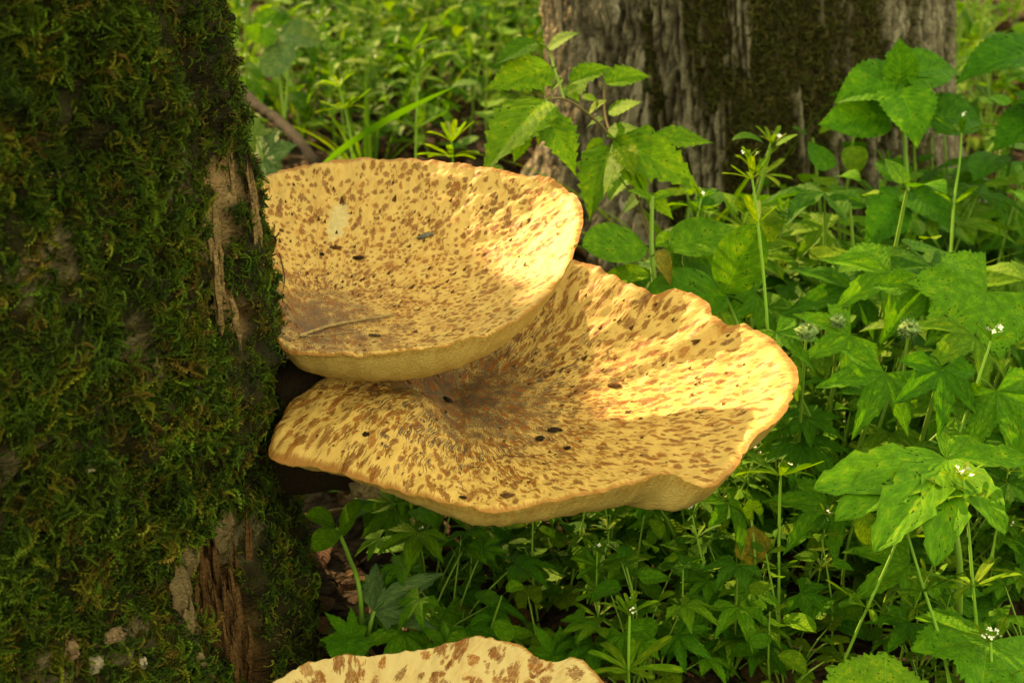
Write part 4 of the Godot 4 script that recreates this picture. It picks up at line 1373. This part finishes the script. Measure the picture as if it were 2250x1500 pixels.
	cleavers("cleavers with flowers in the bottom right corner", [at(2185, 1640, 0.9), at(2182, 1520, 0.9), at(2178, 1410, 0.9)], [[0.98, 0.02, 8, 0.9], [0.6, 0.026, 6, 1.2]], 7, 2)
	cleavers("cleavers in front of the right edge of the back tree", [at(2090, 560, 1.3), at(2098, 440, 1.3), at(2110, 350, 1.3), at(2115, 262, 1.3)], [[0.86, 0.032, 6, 1.2], [0.3, 0.03, 5, 1.0]], 2, 0)
	cleavers("small cleavers star in front of the moss of the back tree", [at(1500, 640, 1.2), at(1520, 560, 1.2), at(1532, 480, 1.2), at(1541, 436, 1.2)], [[0.76, 0.028, 7, 1.2], [0.98, 0.016, 7, 0.7]], 3, 0)
	cleavers("blurred cleavers rising over the rim of the upper bracket, left one", [at(775, 420, 1.6), at(772, 320, 1.6), at(760, 250, 1.6), at(744, 190, 1.6)], [[0.72, 0.036, 7, 1.2], [0.98, 0.026, 7, 0.9]], 3, 2)
	cleavers("cleavers star directly over the rim of the upper bracket", [at(995, 420, 1.36), at(995, 360, 1.36), at(992, 310, 1.36)], [[0.62, 0.036, 8, 1.2], [0.95, 0.03, 8, 0.8]], 0, 2)
	cleavers("tall blurred cleavers left of the elm sapling", [at(912, 400, 1.7), at(915, 270, 1.7), at(917, 170, 1.7), at(905, 110, 1.7)], [[0.70, 0.04, 7, 0.9], [0.98, 0.04, 8, 0.9], [0.3, 0.04, 6, 1.1]], 0, 0)
	cleavers("cleavers star low in the shade under the middle of the bracket", [at(1130, 1330, 1.1), at(1122, 1290, 1.1), at(1116, 1250, 1.1)], [[0.7, 0.034, 7, 1.3], [1.0, 0.03, 7, 0.8]], 0, 1)
	# yellowing round leaved plants below the middle bracket
	root = thing("ground_ivy", "yellowing ground ivy with scalloped leaves below the middle bracket", "wild plant", at_h(1650, 1400, 0.0), "ground ivies")
	stem_part(root, [root.position, at(1660, 1250, 1.03), at(1650, 1120, 1.04)], 0.0013, 0.0009, M.herb_stem)
	for e in [[1655, 1200, 1605, 1165, 0], [1660, 1210, 1690, 1185, 0], [1645, 1310, 1590, 1330, 0], [1655, 1120, 1640, 1090, 1], [1640, 1270, 1690, 1290, 1], [1620, 1400, 1560, 1410, 1]]:
		put_leaf(root, leaf.round[rng.randi() % 4], M.yellow_leaf if e[4] == 0 else green("round", 0), at(e[0], e[1], 1.03), at(e[2], e[3], 1.03), Vector3(0, 0.7, 1).normalized(), 0.07)
	# large pale lobed leaf left below the middle bracket
	d = 1.0
	root = thing("waterleaf_plant", "plant with one large pale three pointed leaf below the middle bracket", "wild plant", at_h(800, 1480, 0.0), "waterleaf plants")
	stem_part(root, [root.position, at(810, 1390, d), at(822, 1342, d)], 0.002, 0.0015, M.herb_stem)
	stem_part(root, [root.position, at(790, 1300, d), at(765, 1220, d + 0.02), at(740, 1160, d + 0.03)], 0.002, 0.0015, M.herb_stem, "leaf_stalk")
	put_leaf(root, leaf.lobe3, M.pale_leaf, at(820, 1345, d), at(975, 1240, d + 0.02), Vector3(-0.2, 0.9, 0.5).normalized(), 0.1)
	put_leaf(root, leaf.wide[0], green("lobed", 0), at(820, 1345, d), at(882, 1218, d + 0.04), Vector3(-0.4, 0.6, 0.6).normalized(), 0.1)
	for e in [[740, 1160, 690, 1200], [745, 1165, 790, 1110], [735, 1150, 690, 1120]]:
		put_leaf(root, leaf.oval[rng.randi() % 4], green("oval", 2), at(e[0], e[1], d + 0.03), at(e[2], e[3], d + 0.01), Vector3(0, 1, 0.5).normalized(), 0.1)
	var near := [["plant with toothed leaves tucked between trunk foot and lowest bracket", 770, 1400, 0.97, 720, 1340, 700, 1400], ["plant with a dark leaf just behind the rim of the lowest bracket", 980, 1420, 0.98, 930, 1370, 1040, 1390], ["plant with a torn lobed leaf right behind the lowest bracket", 1215, 1440, 0.97, 1180, 1370, 1260, 1400]]
	for e in near:
		root = thing("waterleaf_plant", e[0], "wild plant", at_h(e[1], e[2] + 120, 0.0), "waterleaf plants")
		var c := at(e[1], e[2], e[3])
		stem_part(root, [root.position, root.position.lerp(c, 0.6), c], 0.002, 0.0014, M.herb_stem)
		put_leaf(root, leaf.lobed[rng.randi() % 4], green("lobed", 0), c, at(e[4], e[5], e[3]), Vector3(0, 1, 0.5), 0.1)
		put_leaf(root, leaf.lobed[rng.randi() % 4], green("lobed", 1), c, at(e[6], e[7], e[3]), Vector3(0.2, 1, 0.4), 0.1)
		put_leaf(root, leaf.nettle[rng.randi() % 4], green("nettle", 0), c, c + Vector3(0.0, 0.008, 0.04), Vector3(0, 1, 0.2), 0.1)
	# two large near leaves at the bottom right
	root = thing("broad_leaf_plant", "bright rounded leaf in the foreground at the bottom right", "wild plant", at_h(1960, 1700, 0.02), "broad leaves at the bottom")
	var cc := at(1945, 1560, 0.84)
	stem_part(root, [root.position, cc], 0.002, 0.0016, M.herb_stem)
	put_leaf(root, leaf.round[1], green("round", 2), cc, at(1950, 1420, 0.87), Vector3(0, 0.6, 1).normalized(), 0.055)
	root = thing("broad_leaf_plant", "large sharply toothed leaf at the bottom right corner", "wild plant", at_h(2180, 1650, 0.0), "broad leaves at the bottom")
	cc = at(2170, 1410, 0.92)
	stem_part(root, [root.position, cc], 0.002, 0.0016, M.herb_stem)
	put_leaf(root, leaf.broad, green("nettle", 2), cc, at(2165, 1520, 0.86), Vector3(0, 1, 0.6).normalized(), 0.1)
	# a fallen branch, an arching blade and the few large blurred leaves behind the upper bracket
	var br := part("fallen_branch", tube_mesh([at(480, 150, 1.95), at(560, 230, 1.85), at(610, 265, 1.8), at(665, 320, 1.72), at(720, 400, 1.68)], 0.008, 0.006, 12, 30, 0.12), M.dark_branch, self)
	tag(br, "dark fallen branch leaning behind the mossy trunk", "branch")
	root = thing("long_grass", "long arching grass blade behind the upper bracket", "grass", at(700, 372, 1.45))
	var st2 := begin()
	var pts := [at(690, 380, 1.45), at(760, 320, 1.45), at(860, 258, 1.46), at(930, 222, 1.47), at(1000, 190, 1.5)]
	for i in 25:
		var t := i / 24.0
		var p := curve3(pts, t) - root.position
		var w := 0.004 * sin(PI * clampf(t * 0.85 + 0.13, 0, 1))
		for j in 3:
			st2.add_vertex(p + Vector3(-0.35, 0.8, 0.3).normalized() * w * (j - 1) + Vector3(0, 0, -0.001 if j == 1 else 0.0))
	grid(st2, 0, 25, 3)
	part("blade", finish(st2), M.grass_leaf_1, root)
	var far := [["blurred plant with a pale yellow leaf near the top beside the mossy trunk", 640, 130, 1.9, [[610, 75, 700, 62, "pale"], [560, 60, 600, 20, "g"], [600, 90, 540, 60, "g"]]], ["blurred plant with grey green drooping leaf right of the mossy trunk", 625, 200, 1.8, [[640, 95, 578, 165, "pale"], [600, 60, 580, 100, "g"]]], ["pale lobed leaf over the back left of the upper bracket rim", 620, 400, 1.4, [[575, 350, 640, 312, "lobe"], [560, 300, 530, 262, "lobe"]]]]
	for e in far:
		root = thing("herb_plant", e[0], "wild plant", at(e[1], e[2] + 60, e[3]))
		for l in e[4]:
			var b := at(l[0], l[1], e[3])
			stem_part(root, [root.position, root.position.lerp(b, 0.6), b], 0.0018, 0.0012, M.herb_stem, "leaf_stalk")
			put_leaf(root, leaf.broad if l[4] == "lobe" else leaf.oval[rng.randi() % 4], M.pale_leaf if l[4] != "g" else green("oval", 0), b, at(l[2], l[3], e[3] - 0.02), Vector3(0, 0.8, 0.7).normalized(), 0.1)

func fill_plants() -> void:
	# the undergrowth: prototypes of each kind, then a copy for every place
	rng.seed = 55
	var regions := [
		{"name": "behind the upper bracket, left of the back tree", "x": [-0.62, 0.22], "z": [-2.5, -0.25], "n": 175, "px": [470, 1260], "py": [-120, 420]},
		{"name": "right of the back tree near the top corner", "x": [0.5, 1.2], "z": [-2.2, -0.5], "n": 34, "px": [2050, 2420], "py": [-80, 420]},
		{"name": "in the thicket on the right below the nettle", "x": [0.12, 0.6], "z": [-0.75, 0.12], "n": 95, "px": [1480, 2420], "py": [480, 1250]},
		{"name": "low on the shaded ground below the brackets", "x": [-0.2, 0.45], "z": [-0.4, 0.3], "n": 135, "px": [700, 2350], "py": [1080, 1560]}]
	var protos := {}
	var said := {}
	for ri in regions.size():
		var r: Dictionary = regions[ri]
		var made := 0
		var tries := 0
		while made < r.n and tries < 9000:
			tries += 1
			var x := rng.randf_range(r.x[0], r.x[1])
			var z := rng.randf_range(r.z[0], r.z[1])
			var foot := Vector3(x, ground_y(x, z), z)
			var s := seen(foot)
			if s.x < r.px[0] or s.x > r.px[1] or s.y < r.py[0] or s.y > r.py[1]:
				continue
			if Vector2(x, z).distance_to(TREE) < 0.36 or Vector2(x - 0.31, z + 1.0).length() < 0.3:
				continue
			var roll := rng.randf()
			var kind := "lance"
			if ri == 0 or ri == 1:
				kind = "lance" if roll < 0.26 else "grass" if roll < 0.46 else "oval" if roll < 0.66 else "cleavers" if roll < 0.88 else "lobed"
			elif ri == 2:
				kind = "lobed" if roll < 0.5 else "nettle" if roll < 0.66 else "cleavers" if roll < 0.8 else "oval" if roll < 0.93 else "grass"
			else:
				kind = "lobed" if roll < 0.25 else "round" if roll < 0.5 else "cleavers" if roll < 0.72 else "oval" if roll < 0.9 else "nettle"
			var variant := rng.randi() % 4
			var size := rng.randf_range(0.75, 1.2)
			var words: String = {"lance": "narrow leaved herb", "grass": "grass tuft", "oval": "oval leaved herb", "cleavers": "cleavers", "lobed": "lobed waterleaf", "nettle": "young nettle", "round": "round leaved ground ivy"}[kind]
			var tall: String = ["low", "short", "tall", "very tall"][clampi(int((size - 0.75) / 0.45 * 2.0 + variant * 0.5), 0, 3)]
			var label := "%s %s %s" % [tall, words, place_words(ri, s.x, s.y)]
			if said.has(label):
				continue
			said[label] = true
			var key := "%s_%d" % [kind, variant]
			var o: Node3D
			if protos.has(key):
				o = copy(protos[key])
			else:
				o = proto(kind, variant)
				protos[key] = o
			o.position = foot
			o.rotation = Vector3(rng.randf_range(-0.12, 0.12), rng.randf() * TAU, rng.randf_range(-0.12, 0.12))
			if ri == 3:
				size *= 0.72
			if ri == 2 and s.y < 680.0 and s.x > 1430.0 and s.x < 2020.0:
				size *= 0.55
			# plants before the fungi stay below what they would hide
			if ri == 3 and s.y > 1250:
				size *= 0.8
			if ri == 2 and kind == "lobed":
				size *= 1.0
			if x < 0.24 and z > -0.17 and z < 0.2:      # below the brackets
				size = minf(size, 0.115 / ({"cleavers": 0.16, "nettle": 0.18, "oval": 0.17, "lobed": 0.13, "round": 0.06}.get(kind, 0.2) + 0.03 * variant))
			o.scale = Vector3.ONE * size
			tag(o, label, "grass" if kind == "grass" else "wild plant", "%s %s" % [words, r.name])
			made += 1

func place_words(ri: int, x: float, y: float) -> String:
	if ri == 0:
		return ["beside the mossy trunk", "right of the mossy trunk", "left of the clearing's middle", "right of the clearing's middle", "behind the elm sapling", "by the back tree's left flank"][clampi(int((x - 500.0) / 120.0), 0, 5)] + [" at the top edge", " far back", " half way back", " near the upper bracket's rim"][clampi(int((y + 120.0) / 125.0), 0, 3)]
	if ri == 1:
		return ["right of the back tree", "close to the right edge"][int(x > 2180.0)] + [" at the top", " by the nettle tips", " behind the nettles"][clampi(int((y + 80.0) / 165.0), 0, 2)]
	if ri == 2:
		return ["by the middle bracket's right rim", "left of the fluffy buds", "around the fluffy buds", "right of the fluffy buds", "at the right edge"][clampi(int((x - 1480.0) / 165.0), 0, 4)] + [" below the back tree", " at bud height", " above the golden leaf", " below the golden leaf"][clampi(int((y - 480.0) / 185.0), 0, 3)]
	return ["at the mossy trunk's foot", "under the middle bracket's left half", "under the middle bracket's right half", "below the rim notch", "below the golden leaf", "in the bottom right corner"][clampi(int((x - 700.0) / 265.0), 0, 5)] + [" in deep shade", " on open litter", " near the lower edge"][clampi(int((y - 1080.0) / 160.0), 0, 2)]

func proto(kind: String, v: int) -> Node3D:
	var o := Vector3.ZERO
	match kind:
		"lance":
			return paired("slender_herb", "", "", "lance", o, Vector3(0.02, 0.20 + 0.03 * v, 0.01), 7, 0.062, 0.0, v, "", 0.15)
		"oval":
			return paired("bushy_herb", "", "", "oval", o, Vector3(0.015, 0.15 + 0.03 * v, -0.01), 5, 0.05, 0.05, v, "", 0.15)
		"nettle":
			return paired("nettle_plant", "", "", "nettle", o, Vector3(0.01, 0.17 + 0.03 * v, 0.01), 4, 0.06, 0.1, v)
		"grass":
			return grass_tuft("", o, 9, 0.2 + 0.03 * v, v, "")
		"lobed":
			return rosette("waterleaf_plant", "", "", "lobed", o, 9, 0.13 + 0.02 * v, 0.08, 0.052, v)
		"round":
			return rosette("ground_ivy", "", "", "round", o, 7, 0.055 + 0.01 * v, 0.055, 0.032, v)
	var h := 0.16 + 0.03 * v
	return cleavers("", [o, Vector3(0.01, h * 0.5, 0.01), Vector3(0.03, h, 0.0)], [[0.2, 0.028, 6, 1.35], [0.42, 0.032, 7, 1.3], [0.62, 0.034, 7, 1.25], [0.82, 0.03, 7, 1.1], [0.99, 0.02, 7, 0.8]], 2, v)
